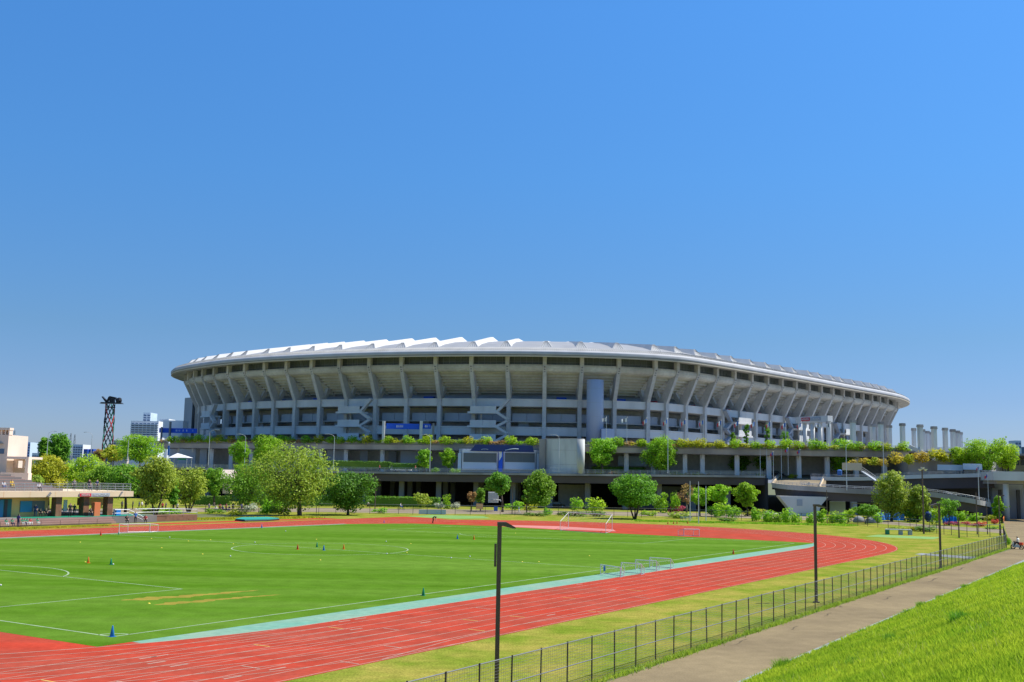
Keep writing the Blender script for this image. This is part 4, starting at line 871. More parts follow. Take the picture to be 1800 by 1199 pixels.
for a, w_ in ((65.0, 1.0), (66.3, .6)): lbox('notice_board', a, a+w_, 96.5, 96.6, 1.6, 3.3, MAT['bwhite'], gs)
lbox('orange_cabinet', 69.0, 70.0, 93.0, 93.8, 1.01, 3.0, MAT['orange'], gs); lbox('stair_underside', 70, 73.5, 97, 98.5, 2.4, 3.5, MAT['ochre'], gs); lbox('blue_bin', 73.2, 74.0, 93.4, 94.1, 1.01, 1.9, MAT['bluep'], gs)
# sign board with lettering
sg = lbox('sign_board', 66.9, 72.2, 93.86, 93.93, ZR-.78, ZR-.28, MAT['panelg'], gs); lbox('red_field', 66.95, 68.9, 93.83, 93.859, ZR-.75, ZR-.31, MAT['redsign'], sg)
text('NISSAN', .42, sg, L(67.92, 93.8, ZR-.53), (CT, ST, 0), MAT['white'], depth=.012); text('FIELD KOZUKUE', .40, sg, L(70.55, 93.83, ZR-.53), (CT, ST, 0), MAT['white'], depth=.012)
b = MB(); b.extr([(-.35, ZR-.6), (-.15, ZR-.65), (.3, ZR-.1), (.05, ZR-.05)], L(74.3, 93.9), (CT, ST, 0), Z3, (-ST, CT, 0), .12); b.build('emblem', MAT['conc_dark'], gs)
b = MB(); b.extr([(-.4, ZR-.65), (-.2, ZR-.7), (.35, ZR-.3), (.1, ZR-.1)], L(62.0, 93.9), (CT, ST, 0), Z3, (-ST, CT, 0), .12); b.build('emblem', MAT['conc_dark'], gs)
b = MB()
for z in (.35, .7, 1.1): b.beam(L(50, 94.3, ZR+z), L(76.4, 94.3, ZR+z), .04, .04); b.beam(L(76.4, 94.3, ZR+z), L(76.4, 111, ZR+z), .04, .04)
for k in range(20): b.tube(L(50+k*1.38, 94.3, ZR), L(50+k*1.38, 94.3, ZR+1.1), .03, n=5)
for k in range(110): b.beam(L(50+k*.24, 94.3, ZR+.1), L(50+k*.24, 94.3, ZR+1.08), .018, .018)
b.build('terrace_railing', MAT['rail'], gs)
for k in range(7): lbox('bleacher', 30, 66-k*1.1, 96.5+k*.9, 97.4+k*.9-.01, ZR, ZR+.38*(k+1), MAT['steps'], gs)
for k in range(5): lbox('bench_row', 30, 65.3-k*1.1, 97.1+k*.9, 97.28+k*.9, ZR+.38*(k+1)+.001, ZR+.38*(k+1)+.1, MAT['stepr'], gs)
# ramp and hand rails in front
b = MB()
for z in (.45, .95): b.poly([L(71, 91, 1+z), L(73.5, 91, 1+z), L(75.2, 89.6, z*.9)], .035, 5); b.poly([L(75.5, 92, 1+z), L(82, 92, 1+z), L(88, 92.4, .75+z)], .035, 5)
for p in (L(71, 91, 1), L(73.5, 91, 1), L(75.2, 89.6, 0), L(76, 92, 1), L(79, 92, 1), L(82, 92, 1), L(85, 92.2, .8), L(88, 92.4, .7)): b.tube(p, p+Z3*.95, .035, n=5)
b.build('hand_rail', MAT['rail'], gs); lbox('ramp_block', 75.4, 88, 92.3, 95, 0, .85, MAT['brick'], gs)
b = MB()
for k in range(13): b.tube(L(31+k*3, 89.6), L(31+k*3, 89.6, .75), .03, n=5)
b.beam(L(31, 89.6, .72), L(70, 89.6, .72), .04, .04); b.beam(L(31, 89.6, .4), L(70, 89.6, .4), .04, .04); b.build('low_rail', MAT['railb'], gs)
# pink building behind the bleachers
pk = thing('pink_tower_building', P(15, 845, 172), 'pink plaster building with square roof openings at the left edge', 'building')
def pbox(nm, u0, v0, u1, v1, Y, th, mat, par=pk): return quadbox(nm, u0, v0, u1, v1, Y, th, mat, par)
pbox('tower', -40, 765, 15.5, 845, 172, 7, MAT['pink'])
for u in (-6, 2.2, 8.4): pbox('crown_pier', u, 755.5, u+2.2, 764.9, 172, 1.2, MAT['pink'])
pbox('crown_pier', 14.0, 755.5, 17, 764.9, 172, 1.2, MAT['pink']); pbox('crown_beam', -40, 752.5, 17.5, 755.4, 171.9, 1.4, MAT['pink']); pbox('rear_wall', -40, 755.5, 3, 764.9, 176, .4, MAT['pink'])
pbox('window', -10, 789.5, 7.5, 798, 171.93, .06, MAT['glassblue'])
wg = pbox('wing_front', -10, 832, 50, 846, 169.2, 1.2, MAT['pink']); pbox('wing_pier', 43.5, 804.5, 50.5, 831.9, 169.2, 1.2, MAT['pink']); pbox('wing_top', 9, 803.6, 51, 807, 170.5, 5, MAT['pink'])
pbox('wing_back', 14, 807.1, 43, 810, 174.4, .4, MAT['pink']); pbox('wing_back', 24, 810.1, 30.5, 823, 174.4, .4, MAT['pink']); pbox('wing_back', 39, 810.1, 43.4, 823, 174.4, .4, MAT['pink']); pbox('wing_back', 8, 810.1, 14, 823, 174.4, .4, MAT['pink']); pbox('wing_back', 5, 823.1, 43.4, 832, 174.4, .4, MAT['cream'])
b = MB(); q = P(-1.5, 780, 171.9); b.lathe((q.x, q.y, q.z), [(.1, -.05), (.6, -.04), (.6, .04), (.1, .05)], 16); b.build('clock', MAT['dark'], pk)
# lattice sculpture tower
lt = thing('lattice_tower', Vector((P(188, 800, 380).x, 380, 0)), 'red, green and black spiral lattice tower with dark winged top', 'tower')
c0 = P(188.5, 795, 380); z0, z1 = 8., P(188, 711, 380).z; hgt = z1-z0; k6 = 4
for k in range(k6):
    for s, key in ((1, ('twk', 'twr', 'twg')[k % 3]), (-1, ('twg', 'twk', 'twr')[k % 3])):
        b = MB(); pts = []
        for t in np.linspace(0, 1, 26):
            a = k/k6*2*math.pi+s*t*2*math.pi*.92; r = lerp(1.8, 1.5, t)*(1+.04*math.sin(t*20)); pts.append(Vector((c0.x+r*math.cos(a), 380+r*math.sin(a), z0+t*hgt)))
        b.poly(pts, .19, 6); b.build('spiral_tube', MAT[key], lt)
zt = z1+.3
b = MB(); b.lathe((c0.x, 380, z1-1.2), [(1.75, 0), (1.75, .3)], 14); b.build('ring', MAT['twk'], lt)
b = MB(); b.add([(c0.x-3.6, 379, zt-.1), (c0.x+4.3, 379, zt-.1), (c0.x+4.3, 381.5, zt-.1), (c0.x-3.6, 381.5, zt-.1), (c0.x-2.9, 379, zt+.35), (c0.x+3.7, 379, zt+.35), (c0.x+3.7, 381.5, zt+.35), (c0.x-2.9, 381.5, zt+.35)], BOXF); b.build('platform', MAT['twk'], lt)
b = MB()
for (x0, zz0, x1, zz1) in ((-2.9, 2.3, -1.4, .4), (-2.2, 1.6, -.6, .3), (-.4, 2.3, -1.2, .4), (-.3, 2.4, 1.8, 2.0), (1.8, 2.0, 2.4, .4), (.5, 2.3, .6, .3), (1.1, 2.2, 1.2, .3), (-.1, 2.3, 0, .3)): b.beam((c0.x+x0, 380, zt+zz0), (c0.x+x1, 380, zt+zz1), 1.4, .34)
b.lathe((c0.x+3.0, 380, zt+.3), [(.8, 0), (1.0, .7), (.8, 1.5), (.3, 1.8)], 10); b.build('winged_top', MAT['twk'], lt)
# far buildings
def tower_block(label, Y, u0, u1, v0, v1, floors, cols, wall, glass, z=0, name='apartment_block', balc=False):
    a, c = P(u0, v1, Y), P(u1, v0, Y); w_, h_ = c.x-a.x, c.z
    o = thing(name, Vector(((a.x+c.x)/2, Y, 0)), label, 'building'); b = MB(); b.box(((a.x+c.x)/2, Y+6, h_/2), (w_, 12, h_)); b.build('wall', MAT[wall], o)
    zb0 = max(2, P(u0, v1, Y).z); fh = (h_-zb0-1)/floors
    for f in range(floors):
        for k in range(cols):
            cx = a.x+w_*(k+.5)/cols; cz = zb0+fh*(f+.5); b = MB(); b.box((cx, Y-.06, cz), (w_/cols*.72, .2, fh*.55)); b.build('window', MAT[glass], o)
        if balc: b = MB(); b.box(((a.x+c.x)/2, Y-.6, zb0+fh*f+.35*fh*.4), (w_*.98, 1.1, fh*.38)); b.build('balcony', MAT[wall], o)
    return o
tower_block('pale blue apartment block with rows of white balconies left of the stadium', 620, 229, 279, 741, 766, 6, 7, 'bwhite', 'bglass', balc=True)
ro = tower_block('narrow lift tower rising above the pale apartment block', 634, 251, 265, 726, 745, 4, 2, 'bpale', 'bglass')
tower_block('small pale rooftop block beside the blue overhead sign', 640, 279, 297, 737, 765, 5, 3, 'bwhite', 'bglass')
for i, (u0, u1, v0, c, lab) in enumerate(((29, 37, 778, 'bblue', 'blue tower block at far left, nearest the pink building'), (41, 53.5, 778, 'bpale', 'grey blue tower block between two blue blocks at far left'), (54, 60, 782, 'bblue', 'narrow bright blue block beside a grey gridded block'), (60.5, 70, 778, 'panelg', 'grey gridded block left of the dark green trees'))):
    tower_block(lab, 700+i*6, u0, u1, v0, 804, 5, 3, c, 'bglass')
tower_block('low white apartment building in front of the blue tower blocks', 560, 55, 72, 797, 818, 4, 4, 'bwhite', 'bglass'); tower_block('low pale building left of the blue tower blocks', 560, 18, 30, 788, 812, 4, 2, 'bpale', 'bglass')
tower_block('white building between the green trees and the lattice tower', 640, 127, 146, 782, 806, 5, 4, 'bwhite', 'bglass'); tower_block('small blue block left of the lattice tower', 610, 146, 154, 790, 806, 3, 2, 'bblue', 'bglass'); tower_block('narrow blue block nearest the lattice tower', 612, 156, 164, 790, 806, 3, 2, 'bblue', 'bglass')
tower_block('pinkish office building behind the lattice tower', 640, 198, 222, 775, 800, 5, 5, 'pink', 'bglass')
tower_block('pale box building on the skyline at the right edge', 900, 1785, 1795, 775, 790, 2, 2, 'bpale', 'bglass'); tower_block('low white building behind the bright trees at the right edge', 330, 1768, 1830, 800, 822, 1, 5, 'bwhite', 'bglass')
tower_block('white service building between the pillars and the bright trees', 330, 1655, 1720, 788, 815, 2, 6, 'bwhite', 'bglass')
for i, (u, v0, Y, h) in enumerate(((26, 757, 800, 3), (125, 762, 800, 2.4), (132, 764, 810, 2.0))):
    q = P(u, v0, Y); o = thing('pylon', Vector((q.x, Y, 0)), ('lattice radio mast right of the pink building', 'left of two slim masts by the lattice tower', 'right of two slim masts by the lattice tower')[i], 'mast'); b = MB()
    for sx, sy in ((-1, -1), (1, -1), (1, 1), (-1, 1)): b.tube((q.x+sx*h, Y+sy*h, 0), (q.x+sx*.25, Y+sy*.25, q.z), .22, .12, 5)
    for k in range(9): z = q.z*(.35+.07*k); r = h*(1-z/q.z)+.25; b.beam((q.x-r, Y, z), (q.x+r, Y, z+2.2), .2, .2); b.beam((q.x+r, Y, z), (q.x-r, Y, z+2.2), .2, .2)
    b.build('lattice', MAT['rail'], o)
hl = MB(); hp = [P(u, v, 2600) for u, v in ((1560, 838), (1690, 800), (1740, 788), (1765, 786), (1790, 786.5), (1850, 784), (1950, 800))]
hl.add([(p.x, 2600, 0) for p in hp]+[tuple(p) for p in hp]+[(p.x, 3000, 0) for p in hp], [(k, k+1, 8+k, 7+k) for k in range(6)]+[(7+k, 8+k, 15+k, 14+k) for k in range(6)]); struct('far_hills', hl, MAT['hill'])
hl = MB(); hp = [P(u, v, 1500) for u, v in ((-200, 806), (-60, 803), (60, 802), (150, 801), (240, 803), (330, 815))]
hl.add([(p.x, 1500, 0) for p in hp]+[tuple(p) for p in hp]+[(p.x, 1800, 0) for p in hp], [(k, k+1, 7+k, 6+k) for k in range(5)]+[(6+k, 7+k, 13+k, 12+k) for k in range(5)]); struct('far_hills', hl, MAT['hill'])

# ================================================================== TREES
TREES = [  # label, Y, u, vtop, vbot, width px, extras
 ('largest tree by the far fence, broad round olive green crown', 200, 521, 784, 893, 142, dict(leaf='olive', k=34, n=6500, ub=527, bark='bark')),
 ('dark green dome tree right of the largest tree', 209, 612, 829, 894, 92, dict(leaf='dark', k=24, n=4500)),
 ('light green rounded tree left of the largest tree', 228, 433, 817, 891, 92, dict(leaf='mid', k=22, n=4000)),
 ('loose reddish green tree with thin trunks left of the pink kiosk', 206, 332, 822, 889, 72, dict(leaf='olive', k=18, n=2400, stems=3)),
 ('narrow green tree just left of the pink kiosk', 246, 377, 821, 870, 44, dict(leaf='mid', k=14, n=2000)),
 ('drooping green tree, right of the grandstand roof', 190, 274, 805, 886, 74, dict(leaf='olive', k=22, n=3600, stems=2)),
 ('slim dark tree between the drooping tree and the reddish tree', 200, 305, 838, 890, 26, dict(leaf='mid', k=12, n=1400)),
 ('bushy green tree behind the right end of the grandstand', 200, 222, 812, 876, 78, dict(leaf='mid', k=18, n=3000)),
 ('yellow green lumpy tree behind the bleachers', 205, 86, 800, 866, 70, dict(leaf='yellow', k=24, n=3400)),
 ('yellow topped tree in the middle behind the grandstand', 212, 152, 801, 866, 84, dict(leaf='lime', k=20, n=3200)),
 ('low dark green tree behind the grandstand roof centre', 206, 187, 818, 868, 76, dict(leaf='mid', k=16, n=2600)),
 ('small brownish tree beside the pink building', 198, 64, 836, 866, 34, dict(leaf='olive', k=12, n=1400)),
 ('dark conical tree left of the curved street lamp, far left', 400, 80, 766, 814, 28, dict(leaf='mid', k=14, n=1500, shape='cone', size=.6)),
 ('tallest dark tree of the far left cluster', 405, 106, 763, 814, 50, dict(leaf='mid', k=20, n=3600, size=.6)),
 ('large bright green tree below the apartment block', 318, 246, 765, 812, 84, dict(leaf='bright', k=24, n=4200, z0=8, size=.45)),
 ('yellowish tree at the foot of the lattice tower', 330, 200, 784, 812, 42, dict(leaf='yellow', k=14, n=1800, z0=8, size=.45)),
 ('orange brown tree left of the lattice tower foot', 334, 176, 789, 812, 26, dict(leaf='rust', k=10, n=1200, z0=8, size=.45)),
 ('small bright tree on the lower deck, left of a taller one', 296, 423, 774, 815, 36, dict(leaf='bright', k=14, n=2000, z0=8.4)),
 ('tall bright tree on the lower deck behind the largest tree', 294, 470, 766, 815, 56, dict(leaf='bright', k=20, n=3400, z0=8.4)),
 ('left of two small leafy trees left of the billboard', 288, 746, 788, 822, 28, dict(leaf='bright', k=14, n=1700, z0=8.4, size=.3)),
 ('right of two small leafy trees left of the billboard', 288, 788, 788, 822, 28, dict(leaf='bright', k=14, n=1700, z0=8.4, size=.3)),
 ('green tree in front of the dark deck below the billboard', 244, 876, 832, 868, 46, dict(leaf='mid', k=16, n=2400, ub=884)),
 ('small red leaved tree under the dark deck', 246, 829, 864, 884, 17, dict(leaf='rust', k=8, n=700, size=.28)),
 ('small green tree beside the red leaved tree', 248, 845, 858, 884, 24, dict(leaf='mid', k=10, n=1000, size=.28)),
 ('oval green tree centre right, below the pale round tower', 232, 952, 828, 888, 56, dict(leaf='mid', k=22, n=3600, ub=960)),
 ('small tree left of the oval green tree', 240, 926, 862, 886, 20, dict(leaf='mid', k=8, n=700)),
 ('broad multi-stemmed tree standing behind the big white goal', 217, 1112, 834, 893, 84, dict(leaf='mid', k=28, n=4600, stems=4, ub=1116)),
 ('bright layered tree right of the pale round tower', 284, 1059, 774, 820, 52, dict(leaf='bright', k=18, n=3000, z0=8.6)),
 ('tall bright tree behind the lower deck railing, centre right', 283, 1160, 768, 826, 62, dict(leaf='bright', k=24, n=4200, z0=8.6)),
 ('thin bare branched tree before the dark deck', 236, 1207, 848, 888, 28, dict(leaf='rust', k=9, n=380, size=.25, bark='barkl')),
 ('pale green spreading tree with thin branches before the dark deck', 240, 1230, 856, 888, 42, dict(leaf='lime', k=12, n=1100)),
 ('feathery light green tree right of the spreading tree', 242, 1265, 853, 884, 42, dict(leaf='lime', k=12, n=1300, shape='vase')),
 ('round light green tree left of the bridge pier', 246, 1311, 850, 890, 44, dict(leaf='bright', k=16, n=2300, ub=1314)),
 ('bright green tree on the deck above the curved ramp', 286, 1480, 775, 828, 56, dict(leaf='bright', k=20, n=3600, z0=8.6)),
 ('large dense olive tree in front of the curved ramp', 232, 1567, 833, 908, 62, dict(leaf='olive', k=28, n=4800)),
 ('smaller dense tree right of the large olive tree', 230, 1613, 855, 908, 40, dict(leaf='olive', k=18, n=2800)),
 ('small umbrella shaped tree left of the large olive tree', 214, 1523, 887, 908, 42, dict(leaf='mid', k=12, n=1600, stems=3, size=.3)),
 ('young tree with upright branches before the ramp end', 214, 1668, 878, 910, 38, dict(leaf='mid', k=10, n=900, shape='vase', size=.3)),
 ('tall bright tree with dark limbs above the right bridge', 268, 1730, 769, 826, 66, dict(leaf='bright', k=26, n=3800, z0=9, stems=4, shape='vase')),
 ('bright tree right of the tall one above the bridge', 270, 1768, 782, 826, 50, dict(leaf='lime', k=18, n=2600, z0=9, stems=3, shape='vase')),
 ('yellow green tree left of the tall one above the bridge', 272, 1690, 786, 820, 48, dict(leaf='lime', k=16, n=2000, z0=9, stems=3, shape='vase')),
 ('slim young tree beside the stadium stairs, left of three', 295, 1288, 760, 784, 14, dict(leaf='mid', k=9, n=600, z0=ZP, shape='column', size=.3)),
 ('slim young tree beside the stadium stairs, middle of three', 295, 1312, 742, 784, 13, dict(leaf='mid', k=11, n=650, z0=ZP, shape='column', size=.3)),
 ('tall slim young tree, right of three beside the stadium stairs', 294, 1348, 742, 786, 14, dict(leaf='mid', k=11, n=650, z0=ZP, shape='column', size=.3)),
 ('slim young tree in front of the second right stadium stair', 292, 1380, 756, 788, 18, dict(leaf='mid', k=11, n=650, z0=ZP, size=.3)),
 ('green tree in the opening behind the flagpoles, left of two', 296, 1300, 800, 826, 44, dict(leaf='mid', k=12, n=1300, z0=8.6)),
 ('green tree in the opening behind the flagpoles, right of two', 297, 1342, 802, 826, 46, dict(leaf='bright', k=12, n=1300, z0=8.6)),
 ('small bushy tree at the end of the curved ramp', 240, 1753, 873, 912, 20, dict(leaf='bright', k=12, n=1200)),
]
for t in TREES: tree(t[0], t[1], t[2], t[3], t[4], t[5], **t[6])

# ================================================================== PLANTER SHRUBS ON THE UPPER DECK
SH = []      # (u, v of centre, diameter px, leaf, kind)
def along(poly, u):
    for a, c in zip(poly, poly[1:]):
        ua, uc = UV(a)[0], UV(c)[0]
        if ua <= u <= uc: return a.lerp(c, (u-ua)/(uc-ua))
    return None
balls = [304, 319, 335, 352, 373, 389, 410, 428, 453, 474, 496, 512, 541, 563, 585, 601, 622, 647, 685, 717, 752, 783, 825, 858, 900, 934, 1048, 1068, 1086, 1128, 1200, 1220, 1232, 1265, 1292, 1328, 1354, 1381, 1404, 1430, 1445, 1493, 1510, 1536, 1556, 1588]
k = 0
for u in sorted(balls):
    if 950 < u < 1030: continue
    p = along(PF, u); k += 1
    r = random.Random(int(u)); d = r.uniform(2.8, 3.5); lf = r.choice(['lime', 'lime', 'yellow', 'bright'])
    shrub('clipped round yellow-green shrub, %s from the left along the upper deck edge' % nth(k), Vector((p.x, p.y-.15, ZP-.6)), d, d*r.uniform(.85, 1.0), lf, 'ball', 'round_shrub', 'round shrubs along the upper deck planter')
k = 0; u = 290
while u < 1600:
    if not 948 < u < 1030:
        p = along(PF, u); k += 1; r = random.Random(int(u*3)); lf = r.choice(['olive', 'rust', 'olive', 'lime', 'yellow', 'yellow', 'mid'])
        shrub('low ragged planter bush, %s from the left between the round shrubs of the upper deck' % nth(k), Vector((p.x, p.y+.45, ZP-.35)), r.uniform(3.4, 4.6), r.uniform(1.6, 2.2), lf, 'mound', 'planter_bush', 'low bushes in the upper deck planter', rz=r.uniform(-.4, .4))
    u += 14+random.uniform(-2, 2)
# lower deck planter bushes
k = 0
for u, v, lf in ((1040, 818, 'rust'), (1055, 817, 'yellow'), (1070, 819, 'rust'), (1085, 818, 'orange'), (1100, 819, 'olive'), (1115, 819, 'rust'), (1130, 819, 'yellow'), (1185, 819, 'yellow'), (1197, 819, 'olive'), (1208, 819, 'rust'), (1222, 820, 'olive'), (1238, 820, 'rust'), (1335, 824, 'yellow'), (1392, 824, 'yellow'), (420, 812, 'lime'), (800, 819, 'lime'), (765, 820, 'mid')):
    k += 1; q = P(u, v+4, 284); shrub('low %s bush, %s of those behind the lower deck railing' % (dict(rust='russet', yellow='yellow', orange='orange', olive='olive', lime='lime green', mid='green')[lf], nth(k)), Vector((q.x, q.y, 8.45)), 2.6, 2.0, lf, 'mound', 'deck_bush', 'bushes behind the lower deck railing')
# orange and yellow shrubs on the bank beyond the right deck
for i, (u, v, w_, lf) in enumerate(((1517, 809, 22, 'orange'), (1535, 810, 24, 'yellow'), (1553, 812, 22, 'orange'), (1575, 808, 34, 'orange'), (1596, 808, 30, 'yellow'), (1618, 807, 32, 'orange'), (1642, 803, 34, 'yellow'), (1660, 804, 30, 'yellow'), (1497, 812, 20, 'orange'))):
    q = P(u, v+10, 273); d = w_*273/F; shrub('%s leaved bush, %s from the left on the bank below the square pillars' % (dict(orange='orange', yellow='golden')[lf], nth(i+1)), Vector((q.x, q.y, q.z)), d, d*.9, lf, 'mound', 'bank_bush', 'orange and golden bushes on the bank')
# ground-level shrubs near the far fence
GS = [('upright clipped light green bush, left of two behind the big goal', 1014, 900, 22, 24, 'lime', 'ball'), ('wider clipped light green bush, right of two behind the big goal', 1047, 902, 33, 26, 'lime', 'ball'),
 ('dark clipped hedge bush under the left light green bush', 1005, 908, 46, 12, 'hedge', 'mound'), ('low dark hedge left of the big goal', 940, 908, 36, 9, 'hedge', 'mound'), ('dark hedge bush under the right light green bush', 1040, 908, 40, 12, 'hedge', 'mound'),
 ('large light green bush behind the small right goal', 1272, 911, 30, 26, 'lime', 'ball'), ('smaller bush beside the large light green one', 1290, 912, 24, 22, 'bright', 'ball'), ('dark foot hedge below the large light green bush', 1280, 917, 36, 9, 'hedge', 'mound'),
 ('white flowering bush left of centre behind the fence', 772, 893, 18, 14, 'whitefl', 'mound'), ('white flowering bush right of the small green bush', 797, 894, 18, 14, 'whitefl', 'mound'), ('small green bush between two white flowering bushes', 784, 892, 12, 18, 'lime', 'tuft'), ('pale spindly bush in front of the long hedge', 743, 890, 26, 18, 'olive', 'tuft'),
 ('rounded yellow-green shrub by the largest tree trunk', 416, 908, 30, 12, 'yellow', 'ball'), ('leafy light bush left of the largest tree', 467, 905, 26, 22, 'bright', 'mound'), ('dark round bush left of the largest tree trunk', 492, 906, 34, 22, 'olive', 'mound'), ('pale whitish bush before the promenade crowd', 436, 900, 26, 18, 'whitefl', 'mound'),
 ('low green bush below the car', 905, 892, 32, 14, 'bright', 'mound'), ('yellow-green bush right of the pale deck column', 932, 892, 24, 10, 'yellow', 'mound'), ('green bush by the oval tree trunk', 963, 907, 14, 12, 'bright', 'tuft'),
 ('olive bush below the red flowers, right centre', 1196, 912, 40, 16, 'olive', 'mound'), ('red flowering bush before the dark deck', 1188, 895, 26, 10, 'pinkfl', 'mound'), ('small bright sphere bush before the dark deck', 1187, 884, 16, 18, 'bright', 'ball'), ('small ragged bush left of the red flowering bush', 1163, 890, 22, 18, 'bright', 'tuft'),
 ('pale cream bush before the bridge pier', 1325, 901, 36, 10, 'yellow', 'mound'), ('white weedy bush right of the pale cream bush', 1355, 903, 24, 7, 'whitefl', 'mound')]
for i, (u, v) in enumerate(((1330, 917), (1348, 918), (1363, 919), (1382, 920), (1400, 921), (1424, 922), (1445, 922), (1463, 920), (1478, 922), (1492, 921))):
    GS.append(('bright upright bush, %s from the left of the row along the far fence' % nth(i+1), u, v, 17 if i not in (2, 8) else 22, 17 if i % 3 else 22, 'lime' if i % 2 else 'bright', 'tuft'))
GS += [('light green bush between the rounded tree and the largest tree', 480, 903, 30, 26, 'bright', 'tuft'), ('low leafy bush right of the dark dome tree', 668, 903, 26, 12, 'bright', 'mound'), ('low yellow-green bush left of the loose reddish tree', 300, 905, 34, 14, 'lime', 'mound'), ('low green bush below the narrow tree', 378, 904, 30, 12, 'mid', 'mound'), ('bushy green shrub at the foot of the drooping tree', 262, 903, 34, 18, 'olive', 'mound'), ('leafy bush left of the bare branched tree', 1140, 908, 28, 14, 'lime', 'mound'), ('leafy bush right of the pale net poles', 1258, 909, 24, 18, 'bright', 'tuft')]
GS += [('bright green bush left of the small umbrella tree', 1540, 920, 20, 16, 'lime', 'tuft'), ('yellow ground bush by the white bench', 1600, 933, 34, 8, 'yellow', 'mound'), ('second yellow ground bush by the white bench', 1578, 932, 26, 8, 'olive', 'mound'), ('dark hedge right of the white bench', 1630, 935, 40, 14, 'hedge', 'mound'), ('light green bush before the ramp end', 1648, 922, 22, 26, 'lime', 'tuft'), ('green bush under the smaller dense tree', 1605, 918, 24, 18, 'mid', 'tuft'),
 ('pink flowering azalea, first from the left', 1668, 924, 18, 9, 'pinkfl', 'mound'), ('pink flowering azalea, second from the left', 1681, 925, 14, 9, 'pinkfl', 'mound'), ('pink flowering azalea, third from the left', 1700, 925, 17, 9, 'pinkfl', 'mound'), ('pink flowering azalea, fourth from the left', 1714, 926, 14, 9, 'pinkfl', 'mound'), ('orange flowering azalea, largest, near the path', 1727, 926, 19, 12, 'redfl', 'mound'), ('orange flowering azalea beside the path corner', 1750, 922, 14, 12, 'redfl', 'mound'),
 ('lime bush above the pink azaleas, left', 1688, 916, 22, 14, 'lime', 'tuft'), ('lime bush above the pink azaleas, right', 1712, 917, 22, 12, 'lime', 'tuft'), ('yellow-green bush by the ramp end', 1742, 913, 20, 12, 'yellow', 'mound'), ('bright green ground cover beside the path corner', 1746, 931, 30, 7, 'bright', 'mound'), ('small green bush at the fence corner on the path', 1774, 958, 7, 12, 'bright', 'tuft')]
for lab, u, v, w_, h_, lf, kd in GS:
    p = G(u, v); ym = 258 if u < 1300 else 246; hz = h_*p.y/F
    if p.y > ym: q = P(u, v, ym); hz = P(u, v-h_, ym).z; p = Vector((q.x, ym, 0))
    s = p.y/F; kx = 1.35 if kd == 'tuft' else 1.12; shrub(lab, p, w_*s*kx, hz*(1.25 if kd == 'tuft' else 1.1), lf, kd, dict(ball='clipped_bush', mound='low_bush', tuft='bush')[kd], rz=0.)
# long clipped hedge
def hedge(label, u0, v0, u1, v1, hpx, depth, leaf='hedge', Y=None):
    a, c = (G(u0, v0), G(u1, v1)) if Y is None else (P(u0, v0, Y), P(u1, v1, Y)); d = c-a; n = int(d.length/1.1)+1; s = a.y/F; h = hpx*s
    cl = [(a.x+d.x*k/n, a.y+d.y*k/n+depth/2, a.z+z, .9, depth/2, h*.28) for k in range(n+1) for z in (h*.26, h*.74)]
    V = leaves(cl, 160*len(cl), .3); V[:, 2] = np.minimum(V[:, 2], a.z+h*(1+.02*np.sin(V[:, 0]*2)))
    o = bpy.data.objects.new('hedge', quadmesh('hedge', V, LEAF[leaf])); COL.objects.link(o); tag(o, label, 'hedge')
    b = MB(); b.beam(a+Vector((0, depth/2, h*.45)), c+Vector((0, depth/2, h*.45)), depth*.8, h*.8); x = b.build('hedge_core', MAT['conc_dark'], o); x.data.materials[0] = LEAF['hedge']
hedge('long trimmed green hedge below the dark deck, left of centre', 645, 891, 769, 893.5, 19, 2.2, 'mid'); hedge('tall dark hedge behind the promenade between the trees', 340, 888, 400, 889, 17, 2); hedge('dark hedge behind the largest tree', 455, 889.5, 580, 890.5, 20, 2)
hedge('dark hedge behind the deck railing, left of the white van', 560, 823, 682, 825, 14, 1.6, 'hedge', 293); hedge('dark hedge behind the deck railing, right of the white van', 690, 825, 735, 825.5, 11, 1.4, 'hedge', 289); hedge('dark green hedge behind the deck railing right of centre', 1045, 828, 1130, 829, 8, 1.4, 'mid', 290)
# unmown grass in front of the far fence
for lab, nm, pts, m, hh, lf in (('rough grass strip between far track and fence', 'rough_grass', ((280, 915), (560, 911)), 9000, .3, 'yellow'), ('green verge along the far fence on the right', 'rough_grass', ((1120, 917), (1500, 925)), 9000, .28, 'bright'), ('yellow verge below the grandstand steps', 'rough_grass', ((0, 931.5), (185, 924.5)), 6000, .16, 'yellow')):
    (u0, v0), (u1, v1) = pts; rg = np.random.default_rng(len(lab)); t = rg.uniform(0, 1, m); a0, b0 = loc2(u0, v0); a1, b1 = loc2(u1, v1)
    o = blades(nm, a0+(a1-a0)*t+rg.normal(size=m)*.5, b0+(b1-b0)*t+rg.normal(size=m)*.5, np.zeros(m)+.01, hh, .06, LEAF[lf], rg, .5); tag(o, lab, 'grass')

